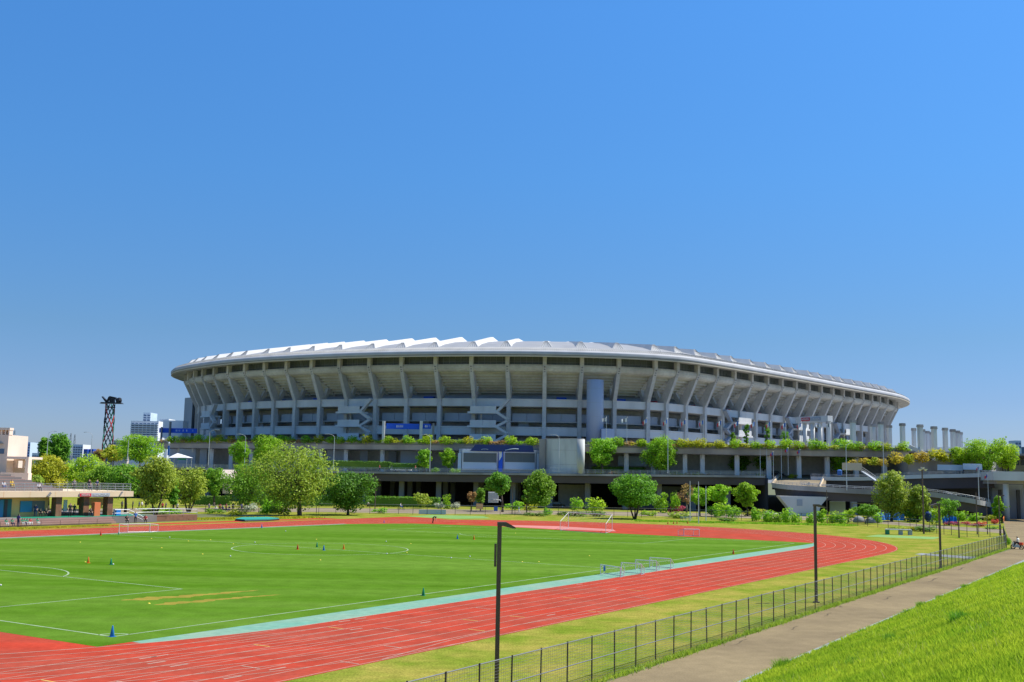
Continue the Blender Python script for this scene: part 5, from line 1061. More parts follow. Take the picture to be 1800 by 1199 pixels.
# ================================================================== FAR FENCE, POSTS, LAMPS, FLAGS
fence('far brown fence between the sports ground and the promenade', [G(u, v) for u, v in ((560, 903), (650, 903.8), (800, 905.5), (957, 907.5), (1200, 911.5), (1330, 917), (1491, 923), (1600, 932), (1700, 945), (1760, 944))], 1.9, 3.0, 5, 0, 'park_fence', (1., .5), .025, .045, .012)
fence('low dark fence beneath the trees left of the far straight', [G(u, v) for u, v in ((300, 902), (420, 902), (556, 903))], 1.4, 3.4, 2, 0, 'low_fence', (1.,), .03, .06)
def slim_pole(label, base, h, r, mat, name='light_pole', head=None, cat='lamp post', group=None):
    o = thing(name, base, label, cat, group); b = MB(); b.tube(base-Z3*.1, base+Z3*h, r*1.25, r*.8, 8); b.build('pole', MAT[mat], o)
    if head == 'arc':
        s = 1
        b = MB(); pts = [base+Z3*h+Vector((s*1.9*(1-math.cos(t)), 0, 1.0*math.sin(t))) for t in np.linspace(0, 1.45, 7)]; b.poly(pts, r*.6, 6); b.build('arm', MAT[mat], o); b = MB(); e = pts[-1]; b.beam(e, e+Vector((.9, 0, -.1)), .32, .16); b.build('lamp_head', MAT[mat], o)
    if head == 'arcl':
        b = MB(); pts = [base+Z3*h+Vector((-1.9*(1-math.cos(t)), 0, 1.0*math.sin(t))) for t in np.linspace(0, 1.45, 7)]; b.poly(pts, r*.6, 6); b.build('arm', MAT[mat], o); b = MB(); e = pts[-1]; b.beam(e, e+Vector((-.9, 0, -.1)), .32, .16); b.build('lamp_head', MAT[mat], o)
    if head == 'box': b = MB(); b.box(base+Z3*(h+.05)+Vector((.35, 0, 0)), (1.0, .4, .16)); b.build('lamp_head', MAT[mat], o)
    if head == 'horn':
        for dx in (-.45, .0, .45): b = MB(); b.lathe(base+Vector((dx, -.3, h-.35-abs(dx)*.6)), [(.08, 0), (.3, .25), (.34, .35)], 10); b.build('loudspeaker', MAT['white'], o)
    return o
for lab, u, v0, v1, Y, hd in (('curved street lamp rising above the dark trees at far left', 85, 764, 806, 330, 'arc'), ('curved street lamp left of the lattice tower', 162, 766, 806, 330, 'arcl'), ('curved street lamp left of the large bright tree below the apartments', 226, 776, 812, 310, 'arc'), ('curved street lamp before the left end of the stadium', 369, 762, 818, 297, 'arc'), ('curved street lamp before the small bright deck tree', 432, 770, 818, 294, 'arcl'), ('street lamp right of the largest tree on the lower deck', 588, 770, 825, 287, 'arcl'), ('street lamp left of the billboard', 757, 771, 829, 283, 'arcl'), ('street lamp in front of the pale round tower', 983, 771, 830, 280, 'arcl'), ('street lamp in front of the tall bright centre-right tree', 1174, 774, 832, 279, None), ('street lamp on the ramp below the bright deck tree', 1487, 786, 862, 254, 'arc'), ('tall street lamp behind the large olive tree', 1552, 772, 850, 268, None), ('street lamp on the ramp curve at right', 1719, 820, 880, 250, 'box')):
    t, b0 = P(u, v0, Y), P(u+.4, v1, Y); slim_pole(lab, Vector((t.x, Y, b0.z)), t.z-b0.z, .09, 'pole', 'street_lamp', hd)
for lab, u, v0, v1, hd, r in (('tall dark pole carrying white loudspeakers, right of the olive trees', 1624, 822, 939, 'horn', .13), ('dark lamp pole at the fence corner by the path', 1758, 872, 942, 'box', .1), ('dark pole left of the fence corner lamp', 1718, 866, 940, None, .09), ('dark post between pink azaleas', 1686, 910, 946, None, .1), ('dark pole in front of the ramp pier', 1454, 862, 921, None, .08), ('short brown lamp post left of centre by the hedge', 659, 844, 899, 'box', .09), ('brown lamp post in front of the long hedge', 706, 850, 872, 'box', .09), ('thin lamp pole right of the white arch', 900, 855, 905, 'box', .07), ('dark pole near the orange azaleas', 1736, 886, 940, None, .07)):
    b0 = G(u, v1); t = P(u, v0, b0.y); slim_pole(lab, b0, t.z, r, 'railb', 'dark_pole', hd, 'pole')
for i, (u, v0, v1) in enumerate(((1213, 846, 918), (1228, 847, 921), (1241, 855, 917))):
    b0 = G(u, v1); t = P(u, v0, b0.y); slim_pole('pale net pole, %s of three behind the small right goal' % nth(i+1), b0, t.z, .08, 'pole', 'net_pole', None, 'pole', 'pale net poles')
# flags on tall white poles
def flag(label, u, vt, vb, Y, cols, wpx=7, hpx=8, zb=None, drop=.35, grp='flags along the stadium front'):
    t = P(u, vt, Y); b0 = Vector((t.x, Y, P(u, vb, Y).z if zb is None else zb)); o = thing('flagpole', b0, label, 'flag', grp); b = MB(); b.tube(b0, t, .08, .05, 8); b.build('pole', MAT['pole'], o); b = MB(); b.lathe(t, [(.02, 0), (.09, .06), (.02, .14)], 8); b.build('finial', MAT['pole'], o)
    s = Y/F; w_, h_ = wpx*s, hpx*s; n = 9; n3 = len(cols); rg = random.Random(int(u)); ph = rg.uniform(0, 6); cl = b = MB()
    for j in range(n3):
        k0, k1 = (n-1)*j/n3, (n-1)*(j+1)/n3; xs_ = np.linspace(k0, k1, 4)/(n-1)
        A = [Vector((t.x-.06-w_*x, Y+.18*math.sin(x*7+ph), t.z-.1-drop*h_*x**1.3)) for x in xs_]; B = [q-Z3*h_*(1-.12*x)+Vector((.12*w_*x, .1, 0)) for q, x in zip(A, xs_)]
        cl.strip(B, A, j); cl.strip([q+Vector((0, .02, 0)) for q in A], [q+Vector((0, .02, 0)) for q in B], j)
    cl.build('cloth', [MAT[c] for c in cols], o)
flag('white flag nearest the round lift tower', 1066, 734, 778, 290, ('wcloth', 'grcloth', 'wcloth'), 8, 6.5); flag('white flag with a dark emblem, second from the lift tower', 1102, 735, 779, 289, ('wcloth', 'grcloth', 'wcloth'), 10, 7)
for i, (u, vt) in enumerate(((1137, 736), (1173, 737), (1205, 738), (1236.5, 738.5), (1268, 739), (1298, 740), (1327, 741), (1354, 741.5), (1381, 743), (1408, 743))):
    flag('blue, white and red flag, %s from the left in the row before the stadium' % nth(i+1), u, vt, 786, 288, ('bcloth', 'wcloth', 'rcloth'), 7.5, 7, drop=.9)
flag('white flag beside the entrance portal', 1442, 745, 786, 292, ('wcloth', 'grcloth', 'wcloth'), 8, 6); flag('white flag on the right column of the entrance portal', 1459.5, 744, 786, 291, ('wcloth', 'grcloth', 'wcloth'), 6, 6)
for i, (u, vt, vb, Y) in enumerate(((1359, 795, 840, 272), (1385, 788, 836, 280), (1406, 791, 836, 280), (1736, 834, 888, 252), (1721, 820, 836, 262))):
    o_ = flag(('blue red flag on the ramp corner', 'blue red flag at the ramp junction, left of two', 'blue red flag at the ramp junction, right of two', 'blue red flag near the right end of the curved ramp', 'blue flag on the upper deck by the right bridge')[i], u, vt, vb, Y, ('bcloth', 'rcloth'), 5, 5, drop=.7, grp='blue and red flags on the ramps')
for i, (u, vt, vb) in enumerate(((1336, 778, 824), (1347.5, 776, 824), (1373, 776, 822))): slim_pole('white flagpole without blue flag, %s of three near the ramp corner' % nth(i+1), Vector((P(u, vt, 282).x, 282, 8.6)), P(u, vt, 282).z-8.6, .07, 'pole', 'bare_flagpole', None, 'flagpole', 'bare white flagpoles')
# small furniture on the lower deck
cn = thing('canopy_tent', P(312, 815, 293), 'white peaked canopy tent with green band on the lower deck', 'tent'); a, c, ap_ = P(295, 805, 293), P(330, 805, 293), P(312, 797, 295)
b = MB(); b.add([a, c, (c.x, c.y+5, c.z), (a.x, a.y+5, a.z), ap_], [(0, 1, 4), (1, 2, 4), (2, 3, 4), (3, 0, 4), (0, 3, 2, 1)]); b.build('roof', MAT['wcloth'], cn)
for x, y in ((a.x+.3, a.y+.3), (c.x-.3, a.y+.3), (a.x+.3, a.y+4.7), (c.x-.3, a.y+4.7)): b = MB(); b.tube((x, y, 8.2), (x, y, a.z), .07); b.build('post', MAT['pole'], cn)
quadbox('green_band', 312, 806, 327, 809, 293.3, .1, MAT['greenp'], cn)
bs = thing('blue_banner_post', P(296, 816, 294), 'blue vertical banner on a post beside the canopy tent', 'banner'); quadbox('cloth', 294, 784, 298.5, 801, 294, .1, MAT['bcloth'], bs); b = MB(); q = P(297, 782, 294.2); b.tube((q.x, q.y, 8.2), q, .1); b.lathe(q, [(.1, 0), (.3, .2), (.3, .5), (.1, .7)], 8); b.build('post', MAT['pole'], bs)
kp = thing('pink_kiosk', P(400, 870, 262), 'pink roofed cream kiosk between two green trees', 'kiosk'); quadbox('wall', 391, 842, 405, 868, 262, 3, MAT['cream'], kp); b = MB(); a, c = P(387, 842.5, 261), P(411, 826.5, 261); b.add([(a.x, 260.5, a.z), (c.x, 260.5, a.z), (c.x, 263, c.z), (a.x, 263, c.z), (a.x, 266, a.z), (c.x, 266, a.z)], [(0, 1, 2, 3), (3, 2, 5, 4), (0, 3, 4), (1, 5, 2), (0, 4, 5, 1)]); b.build('roof', MAT['pink'], kp)
wa = quadbox('corrugated_fence', 1087, 803, 1137, 819, 293, .3, MAT['bpale'], None); tag(wa, 'pale corrugated fence behind the deck between two bright trees', 'fence')
a = P(1087, 819, 292.9)
for i in range(24): b = MB(); x = a.x+i*.33; b.box((x, 292.95, (a.z+P(1087, 803, 293).z)/2), (.16, .1, 2.4)); b.build('corrugation', MAT['bpale'], wa)
cp = quadbox('concrete_hut', 858, 866, 876, 884, 252, 3, MAT['conc_light'], None); tag(cp, 'pale ribbed concrete hut beneath the deck beside a green tree', 'hut')
for i in range(5): quadbox('rib', 860+i*3.2, 866.3, 861+i*3.2, 884, 251.93, .06, MAT['concrete'], cp)
ar = thing('white_arch', G(871, 888), 'white tubular arch frame below the deck', 'frame'); b = MB(); b.poly([P(859, 884, 246), P(861, 880, 246), P(867, 878.8, 246), P(880, 879.5, 246), P(880.5, 882, 246)], .15, 6); b.build('tube', MAT['white'], ar)
bo = thing('advertising_board', G(760, 904), 'pale blue board leaning on the far fence', 'board'); q = G(760, 904); quadbox('panel', 736, 897, 784, 903.8, q.y-1, .1, MAT['bpale'], bo)
bo = thing('information_board', G(843, 900), 'brown framed notice board behind the far fence', 'board'); q = G(843, 901); quadbox('panel', 837, 886, 849, 895, q.y, .1, MAT['ochre'], bo); quadbox('post', 836.5, 885, 837.3, 901, q.y, .12, MAT['railb'], bo); quadbox('post', 848.7, 885, 849.5, 901, q.y, .12, MAT['railb'], bo)
bo = thing('blue_notice', G(872, 900), 'small light blue notice on the far fence', 'sign'); quadbox('panel', 868, 891, 875, 899, G(872, 901).y, .08, MAT['bcloth'], bo)
bo = thing('yellow_notice_wall', P(1497, 822, 268), 'cream panel wall beside the bright deck tree', 'wall'); quadbox('panel', 1481, 814.5, 1515, 827, 268, .3, MAT['cream'], bo)
bo = thing('blue_barrel_stack', P(1476, 835, 270), 'light blue tank on the ramp deck', 'tank'); b = MB(); q = P(1476, 836, 271); b.lathe(q, [(.55, 0), (.6, .5), (.6, 1.2), (.3, 1.4)], 12); b.build('shell', MAT['bcloth'], bo)
for i, (u0, u1, v0, v1, Y) in enumerate(((1544, 1590, 903, 918, 238), (1657, 1682, 906, 914, 226))):
    o = thing('blue_tarpaulin', P((u0+u1)/2, v1, Y), ('dark blue tarpaulin under the large olive tree', 'dark blue tarpaulin behind the pink azaleas')[i], 'tarpaulin'); b = MB(); a, c = P(u0, v1, Y), P(u1, v0, Y); n = 14
    b.strip([Vector((lerp(a.x, c.x, k/n), Y+.3*math.sin(k*1.7), 0)) for k in range(n+1)], [Vector((lerp(a.x, c.x, k/n), Y+.6+.2*math.sin(k*2.1), c.z*(1+.12*math.sin(k*1.3)))) for k in range(n+1)]); b.build('sheet', MAT['bluep'], o)
    b.v = [(x, y+.05, z) for x, y, z in b.v]
for i, (u, v, w_) in enumerate(((1510, 919, 20), (1530, 920, 18))):
    q = G(u, v); o = thing('boulder', q, ('left', 'right')[i]+' of two dark rounded boulders under the umbrella tree', 'boulder'); b = MB(); r = w_/2*q.y/F; b.lathe(q, [(r, -.1), (r*1.02, .3*r), (r*.85, .7*r), (r*.5, 1.0*r), (r*.12, 1.12*r)], 14); b.v = [(x+.08*math.sin(z*9+y), y, z+.05*math.sin(x*5)) for x, y, z in b.v]; b.build('stone', MAT['conc_dark'], o, True)
q = G(1634, 918); o = thing('round_tank', q, 'dark blue round tank behind the flower beds', 'tank'); b = MB(); b.lathe(q, [(.5, 0), (1.0, .6), (1.0, 1.6), (.6, 2.1), (.1, 2.2)], 16); b.build('shell', MAT['navy'], o, True)
# pale screens under the ramp
o = thing('wall_screen', G(1468, 905), 'pale blue-green wall under the curved ramp', 'wall'); quadbox('panel', 1459, 882, 1486, 905, 262, .3, MAT['bpale'], o)
o = thing('white_portal', G(1520, 905), 'white goal-like frame under the ramp', 'frame'); b = MB(); b.poly([P(1498, 905, 258), P(1498, 885, 258), P(1540, 887, 258)], .12, 6); b.build('tube', MAT['white'], o)
# white bench-like stand
q = G(1578, 940); bn = thing('white_bench', q, 'long white topped bench with green end boxes on the right lawn', 'bench'); a, c = G(1557, 940), G(1602, 941); d = (c-a).normalized()
b = MB(); b.beam(a+Z3*.8, c+Z3*.8, .8, .14); b.build('top', MAT['white'], bn)
for t, m_ in ((.06, 'greenp'), (.58, 'panelg'), (.95, 'panelg')): p = a.lerp(c, t); b = MB(); b.box(p+Z3*.35, (.55, .5, .7)); b.build('support', MAT[m_], bn)

# ================================================================== GOALS, CONES, BALLS
def goal(label, p0, p1, h, back, hb, r=.05, top=.0, lines=14, name='football_goal', group=None):
    o = thing(name, (p0+p1)/2, label, 'goal', group); q0, q1 = p0+back, p1+back; U = Z3
    b = MB(); b.tube(p0, p0+U*h, r, n=8); b.tube(p1, p1+U*h, r, n=8); b.build('posts', MAT['white'], o); b = MB(); b.tube(p0+U*h, p1+U*h, r, n=8); b.build('crossbar', MAT['white'], o)
    b = MB(); b.tube(p0+U*.03, q0+U*.03, r*.8); b.tube(p1+U*.03, q1+U*.03, r*.8); b.tube(q0+U*.03, q1+U*.03, r*.8); b.build('base_frame', MAT['rail'], o)
    b = MB()
    for p, q in ((p0, q0), (p1, q1)):
        t = p+back*top; b.tube(p+U*h, t+U*(h if top else h*.98), r*.7); b.tube(t+U*h, q+U*hb, r*.7); b.tube(q, q+U*hb, r*.7)
    b.build('side_frame', MAT['white'], o); b = MB(); w_ = .005
    for k in range(lines+1):
        t = k/lines; a, c, e = p0.lerp(p1, t)+U*h, q0.lerp(q1, t)+U*hb, q0.lerp(q1, t)+U*.03
        m1 = a.lerp(c, .5)-U*.06*h; b.beam(a, m1, w_, w_); b.beam(m1, c, w_, w_); b.beam(c, e, w_, w_)
    for k in range(6):
        t = k/6; b.beam((p0+U*h).lerp(q0+U*hb, t)-U*.03*h, (p1+U*h).lerp(q1+U*hb, t)-U*.03*h, w_, w_); z = hb*t; b.beam(q0+U*z, q1+U*z, w_, w_); b.beam(p0+U*h*t, q0+U*hb*t, w_, w_); b.beam(p1+U*h*t, q1+U*hb*t, w_, w_)
    n_ = b.build('net', MAT['net'], o); n_['kind'] = 'stuff'; return o
p0, p1 = G(999, 929), G(1076, 933.6); goal('full size white goal standing on the red track apron', p0, p1, 2.44, G(984.5, 933)-p0, 1.35)
SG = [((1055.5, 1010.5), (1090.5, 1016), 'nearest small goal on the teal strip, blue bib hung on it'), ((1092, 1009), (1127, 1011.5), 'second small goal on the teal strip from the left'), ((1117, 1002.5), (1154, 1005), 'third small goal on the teal strip from the left'), ((1142, 998.5), (1179, 1001), 'farthest small goal on the teal strip')]
for (a, c, lab), vt in zip(SG, (993, 989.5, 984.5, 980.5)):
    p0, p1 = G(*a), G(*c); h = P(a[0], vt, p0.y).z; bk = L(1.15, .25)-L(0, 0); goal(lab, p0, p1, h, Vector((bk.x, bk.y, 0)), h*.55, .035, 0, 9, 'small_goal', 'small goals beside the track')
b = MB(); q = P(1062.5, 999, G(1062, 1010).y); b.box(q, (.16, .1, .5)); o = b.build('bib', MAT['bluep']); tag(o, 'blue bib hanging in the nearest small goal', 'bib')
p0, p1 = G(1202, 942.5), G(1229, 943); goal('low wide white goal on the red curve at right', p0, p1, .95, G(1192, 942)-p0, .75, .05, 0, 9, 'small_goal')
p0, p1 = G(209, 937.5), G(263, 936.5); goal('white goal on the far touchline in front of the grandstand', p0, p1, 1.1, Vector((.4, 2., 0)), .9, .045, 0, 10, 'small_goal')
CN = MB(); CN.lathe((0, 0, .02), [(.09, 0), (.10, .01), (.028, .42), (.02, .44)], 12); CNm = CN.mesh('cone_body', MAT['red'], smooth=True)
CBm = MB().box((0, 0, .011), (.26, .26, .022)).mesh('cone_base', MAT['red'])
CO = [(197, 1120, 'bluep', 'blue cone on the near corner of the pitch', 1.0), (155, 990.5, 'orangep', 'orange cone left of centre of the near penalty area', 1.), (195, 993.5, 'greenp', 'green cone beside a white ball near the penalty area', 1.), (523, 966.5, 'red', 'red cone inside the centre circle, left', 1.), (557, 962.5, 'greenp', 'green cone on the halfway line in the centre circle', 1.), (569, 968, 'bluep', 'blue cone in the middle of the centre circle', 1.), (604, 966, 'orangep', 'orange cone inside the centre circle, right', 1.), (744, 1048, 'greenp', 'green cone on the near touchline', 1.), (804, 948, 'bluep', 'blue cone right of the centre circle', 1.), (833, 949, 'orangep', 'orange cone right of the centre circle', 1.), (1289, 974.5, 'red', 'red cone on the near touchline at far right', 1.), (460, 928.5, 'bluep', 'blue cone on the far touchline', 1.), (177, 942, 'red', 'red cone on the far touchline left of the goal', 1.), (208, 940.5, 'greenp', 'green cone at the foot of the far touchline goal', .7), (675, 919.5, 'bluep', 'small blue cone on the far track', .8), (1174, 922, 'red', 'red cone, first from the left by the hurdles', 1.), (1184, 921.5, 'red', 'red cone, second from the left by the hurdles', 1.), (1190, 921, 'red', 'red cone, third from the left by the hurdles', 1.), (1209, 921, 'red', 'red cone, last on the right by the hurdles', 1.)]
for u, v, m_, lab, s in CO:
    p = G(u, v); o = thing('traffic_cone', p, lab, 'cone', 'training cones'); inst(CNm, 'cone_body', o, (0, 0, 0), 0, 1.15*s, [MAT[m_]]); inst(CBm, 'cone_base', o, (0, 0, 0), TH, 1.15*s, [MAT[m_]])
BLm = MB(); BLm.lathe((0, 0, .11), [(.01, -.11), (.06, -.095), (.095, -.055), (.11, 0), (.095, .055), (.06, .095), (.01, .11)], 10); BLm = BLm.mesh('ball', MAT['white'], smooth=True)
DKm = MB(); DKm.lathe((0, 0, .012), [(.11, 0), (.1, .02), (.05, .06), (.03, .06)], 12); DKm = DKm.mesh('marker_disc', MAT['yellow'], smooth=True)
BALLS = [(199, 994), (298, 946), (405, 979.5), (448, 955), (679, 953.5), (680, 975), (793, 982.5), (826, 980), (1, 1031), (502, 935)]
DISC = [(150, 989), (141, 954), (284, 964), (266, 947.5), (331, 952), (370, 950), (410, 957), (356, 975), (563, 985.5), (722, 956.5), (715, 972), (918, 988.5), (947, 988.5), (1036, 978), (262, 1062), (906, 938), (556, 949)]
for i, (u, v) in enumerate(sorted(BALLS)): tag(inst(BLm, 'ball', None, G(u, v), 0, .65), 'white training ball on the turf, %s from the left' % nth(i+1), 'ball', 'white balls on the turf')
for i, (u, v) in enumerate(sorted(DISC)): tag(inst(DKm, 'marker_disc', None, G(u, v), 0, .85), 'yellow flat marker disc on the turf, %s from the left' % nth(i+1), 'marker', 'yellow markers on the turf')
# hurdles, mats
o = thing('hurdle_stack', G(1203, 918), 'stack of blue and white hurdles on the far track', 'hurdles'); q = G(1203, 918)
for k in range(4):
    b = MB(); x = q+Vector((k*.35-.7, k*.2, 0)); b.tube(x, x+Z3*.9, .03); b.tube(x+Vector((1.2, 0, 0)), x+Vector((1.2, 0, .9)), .03); b.beam(x+Vector((-.05, 0, .9)), x+Vector((1.25, 0, .9)), .03, .12); b.tube(x, x+Vector((0, -.6, 0)), .03); b.tube(x+Vector((1.2, 0, 0)), x+Vector((1.2, -.6, 0)), .03); b.build('hurdle', MAT['bluep'] if k % 2 else MAT['white'], o)
o = thing('landing_mat', G(446, 916), 'teal covered landing pit beyond the far straight', 'mat'); pts = [G(u, v) for u, v in ((414, 916), (425, 913.5), (470, 912.8), (490, 914.8), (470, 916.5), (430, 917.5))]
b = MB(); b.prism([(p.x, p.y) for p in pts], 0, .35); b.build('cover', MAT['tealmat'], o); b = MB(); b.poly([p+Z3*.1 for p in pts]+[pts[0]+Z3*.1], .14, 6); b.build('edge_roll', MAT['black'], o)
# orange barriers round the path corner
OB = [G(1764, 921), G(1765.5, 914), G(1767, 908), G(1771, 903.5), G(1777, 900.5), G(1784, 899)]
for i, (a, c) in enumerate(zip(OB, OB[1:])):
    o = thing('orange_barrier', a, 'orange plastic barrier, %s from the near end beside the path' % nth(i+1), 'barrier', 'orange barriers by the path'); b = MB(); b.beam(a.lerp(c, .02)+Z3*.85, a.lerp(c, .98)+Z3*.85, .12, .5); b.beam(a.lerp(c, .02)+Z3*.35, a.lerp(c, .98)+Z3*.35, .1, .25); b.build('board', MAT['orangep'], o); b = MB(); b.beam(a.lerp(c, .06), a.lerp(c, .06)+Z3*.9, .12, .12); b.beam(a.lerp(c, .94), a.lerp(c, .94)+Z3*.9, .12, .12); b.build('legs', MAT['white'], o)

# ================================================================== PEOPLE
def skel(pose):
    J = dict(pel=(0, 0, .95), spi=(0, .01, 1.18), che=(0, .0, 1.36), nec=(0, .0, 1.50), hea=(0, -.015, 1.60), top=(0, 0, 1.69))
    for s, k in ((-1, 'l'), (1, 'r')):
        J.update({k+'sh': (s*.18, 0, 1.40), k+'el': (s*.25, .03, 1.13), k+'ha': (s*.25, -.1, .90), k+'fi': (s*.24, -.14, .80), k+'hi': (s*.1, 0, .90), k+'kn': (s*.11, -.03, .50), k+'an': (s*.115, .03, .09), k+'to': (s*.13, -.15, .035)})
    if pose == 'sit':
        for k in list(J): J[k] = (J[k][0], J[k][1], J[k][2]-.48)
        for s, k in ((-1, 'l'), (1, 'r')): J.update({k+'hi': (s*.1, -.03, .44), k+'kn': (s*.16, -.45, .48), k+'an': (s*.15, -.42, .09), k+'to': (s*.16, -.6, .035), k+'el': (s*.27, -.1, .68), k+'ha': (s*.16, -.35, .58), k+'fi': (s*.12, -.43, .57)})
        J['spi'] = (0, -.02, .7); J['che'] = (0, -.06, .88); J['nec'] = (0, -.1, 1.02); J['hea'] = (0, -.14, 1.12); J['top'] = (0, -.13, 1.21)
    if pose == 'bend':
        J.update(spi=(0, -.14, 1.1), che=(0, -.36, 1.12), nec=(0, -.5, 1.08), hea=(0, -.6, 1.05), top=(0, -.68, 1.0))
        for s, k in ((-1, 'l'), (1, 'r')): J.update({k+'sh': (s*.18, -.38, 1.1), k+'el': (s*.22, -.42, .82), k+'ha': (s*.16, -.5, .56), k+'fi': (s*.14, -.52, .46), k+'kn': (s*.15, -.04, .5), k+'an': (s*.2, .08, .09), k+'to': (s*.22, -.1, .035)})
    if pose == 'walk':
        J.update({'lkn': (-.1, -.18, .52), 'lan': (-.1, -.3, .1), 'lto': (-.1, -.46, .06), 'rkn': (.1, .05, .5), 'ran': (.1, .33, .14), 'rto': (.1, .2, .04), 'lel': (-.25, .1, 1.14), 'lha': (-.24, .08, .9), 'lfi': (-.23, .05, .8), 'rel': (.25, -.08, 1.14), 'rha': (.24, -.28, .98), 'rfi': (.23, -.34, .92)})
    RD = dict(pel=.15, spi=.13, che=.15, nec=.058, hea=.105, top=.085, sh=.075, el=.052, ha=.036, fi=.026, hi=.1, kn=.068, an=.046, to=.038)
    E_ = [('pel', 'spi', 1), ('spi', 'che', 1), ('che', 'nec', 0), ('nec', 'hea', 0), ('hea', 'top', 3)]
    for k in 'lr': E_ += [('che', k+'sh', 1), (k+'sh', k+'el', 1), (k+'el', k+'ha', 0), (k+'ha', k+'fi', 0), ('pel', k+'hi', 2), (k+'hi', k+'kn', 2), (k+'kn', k+'an', 2), (k+'an', k+'to', 4)]
    return J, RD, E_
def body_mesh(pose):
    J, RD, E_ = skel(pose); names = list(J); ix = {n: i for i, n in enumerate(names)}
    me = bpy.data.meshes.new('sk'); me.from_pydata([J[n] for n in names], [(ix[a], ix[b]) for a, b, _ in E_], []); ob = bpy.data.objects.new('sk', me); COL.objects.link(ob)
    ob.modifiers.new('s', 'SKIN'); ob.modifiers.new('d', 'SUBSURF').levels = 1
    lay = me.skin_vertices[0] if me.skin_vertices else None
    if lay is None: me.attributes; 
    for n in names:
        r = RD.get(n, RD.get(n[1:], .05)); v = lay.data[ix[n]]; v.radius = (r, r*.82 if n in ('pel', 'spi', 'che') else r); v.use_root = (n == 'pel')
    ev = ob.evaluated_get(bpy.context.evaluated_depsgraph_get()); m2 = bpy.data.meshes.new_from_object(ev); bpy.data.objects.remove(ob); m2.name = 'body_'+pose
    segs = [(Vector(J[a]), Vector(J[b]), t) for a, b, t in E_]; hd = Vector(J['hea'])
    for _ in range(5): m2.materials.append(None)
    for p in m2.polygons:
        best = (9, 0); c = p.center
        for a, b_, t in segs:
            d = b_-a; f = max(0, min(1, (c-a).dot(d)/d.length_squared)); ds = (c-(a+d*f)).length
            if ds < best[0]: best = (ds, t)
        t = best[1]
        if t in (0, 3) and (c-hd).length < .2: t = 3 if (c.z > hd.z+.035 or c.y > hd.y+.03) else 0
        p.material_index = t; p.use_smooth = True
    return m2
def ensure_skin():
    pass
# skin vertex data has to exist before the modifier is evaluated
BODY = {}
def get_body(pose):
    if pose not in BODY: BODY[pose] = body_mesh(pose)
    return BODY[pose]
def person(label, loc, pose='stand', face=0., top='black', leg='black', h=1.0, group=None):
    o = inst(get_body(pose), 'person', None, loc, face, h, [MAT['skin'], MAT[top], MAT[leg], MAT['hair'], MAT['tyre']]); return tag(o, label, 'person', group)
FB = math.atan2(ST, CT)   # facing the pitch
def alongb(u, b, z=0.):
    lo, hi = -20., 150.
    for _ in range(50):
        m_ = (lo+hi)/2
        if UV(L(m_, b, z))[0] < u: lo = m_
        else: hi = m_
    return L(lo, b, z)
PE = [('person in black bending down on the far edge of the pitch', G(761, 920.5), 'bend', 1.4, 'black', 'black', 1.),
 ('person in white shirt standing on the top bleacher step', L(52, 100.5, ZR+1.9), 'stand', 2.6, 'wcloth', 'black', 1.), ('person in white seated on the bleachers, far left', L(50.2, 97.6, ZR+.5), 'sit', FB, 'wcloth', 'ncloth', 1.), ('person in navy seated on the front bleacher row', L(51.4, 96.7, ZR+.1), 'sit', FB, 'ncloth', 'ncloth', 1.), ('person in white seated next to the navy one on the bleachers', L(52.8, 97.6, ZR+.4), 'sit', FB, 'wcloth', 'grcloth', 1.), ('person in red trousers seated on the bleachers', L(53.6, 96.6, ZR+.1), 'sit', FB, 'wcloth', 'rcloth', 1.), ('person in white and blue seated at the bleacher end', L(57.2, 97.6, ZR+.2), 'sit', FB, 'wcloth', 'bcloth', 1.), ('person in yellow shirt seated on the bleachers', L(58.4, 97.6, ZR+.4), 'sit', FB, 'ycloth', 'ycloth', 1.), ('person lying back near the terrace railing', L(61.5, 95.8, ZR), 'sit', FB, 'wcloth', 'black', 1.),
 ('person in grey standing alone on the roof terrace', L(68.2, 97, ZR), 'stand', .6, 'grcloth', 'black', 1.), ('person crouching on the roof terrace beside two others', L(71, 97, ZR), 'sit', .6, 'grcloth', 'black', 1.), ('person in dark clothes standing rightmost on the roof terrace', L(72.2, 97, ZR), 'stand', 1., 'ncloth', 'black', 1.), ('second dark dressed person on the roof terrace', L(71.7, 98.2, ZR), 'stand', .4, 'black', 'ncloth', 1.),
 ('person in purple standing before the steps among the children', alongb(31.5, 89.0), 'stand', 2.8, 'pcloth', 'ncloth', 1.02)]
for i, (u, t_, l_) in enumerate(((10, 'gcloth', 'wcloth'), (20.5, 'gcloth', 'ncloth'), (38.5, 'gcloth', 'wcloth'), (42, 'gcloth', 'ncloth'), (47, 'gcloth', 'wcloth'), (52, 'rcloth', 'wcloth'), (65, 'gcloth', 'wcloth'))): PE.append(('child in %s top sitting below the steps, %s from the left' % ('green' if t_ == 'gcloth' else 'red', nth(i+1)), alongb(u, 89.2, .15), 'sit', FB, t_, l_, .85))
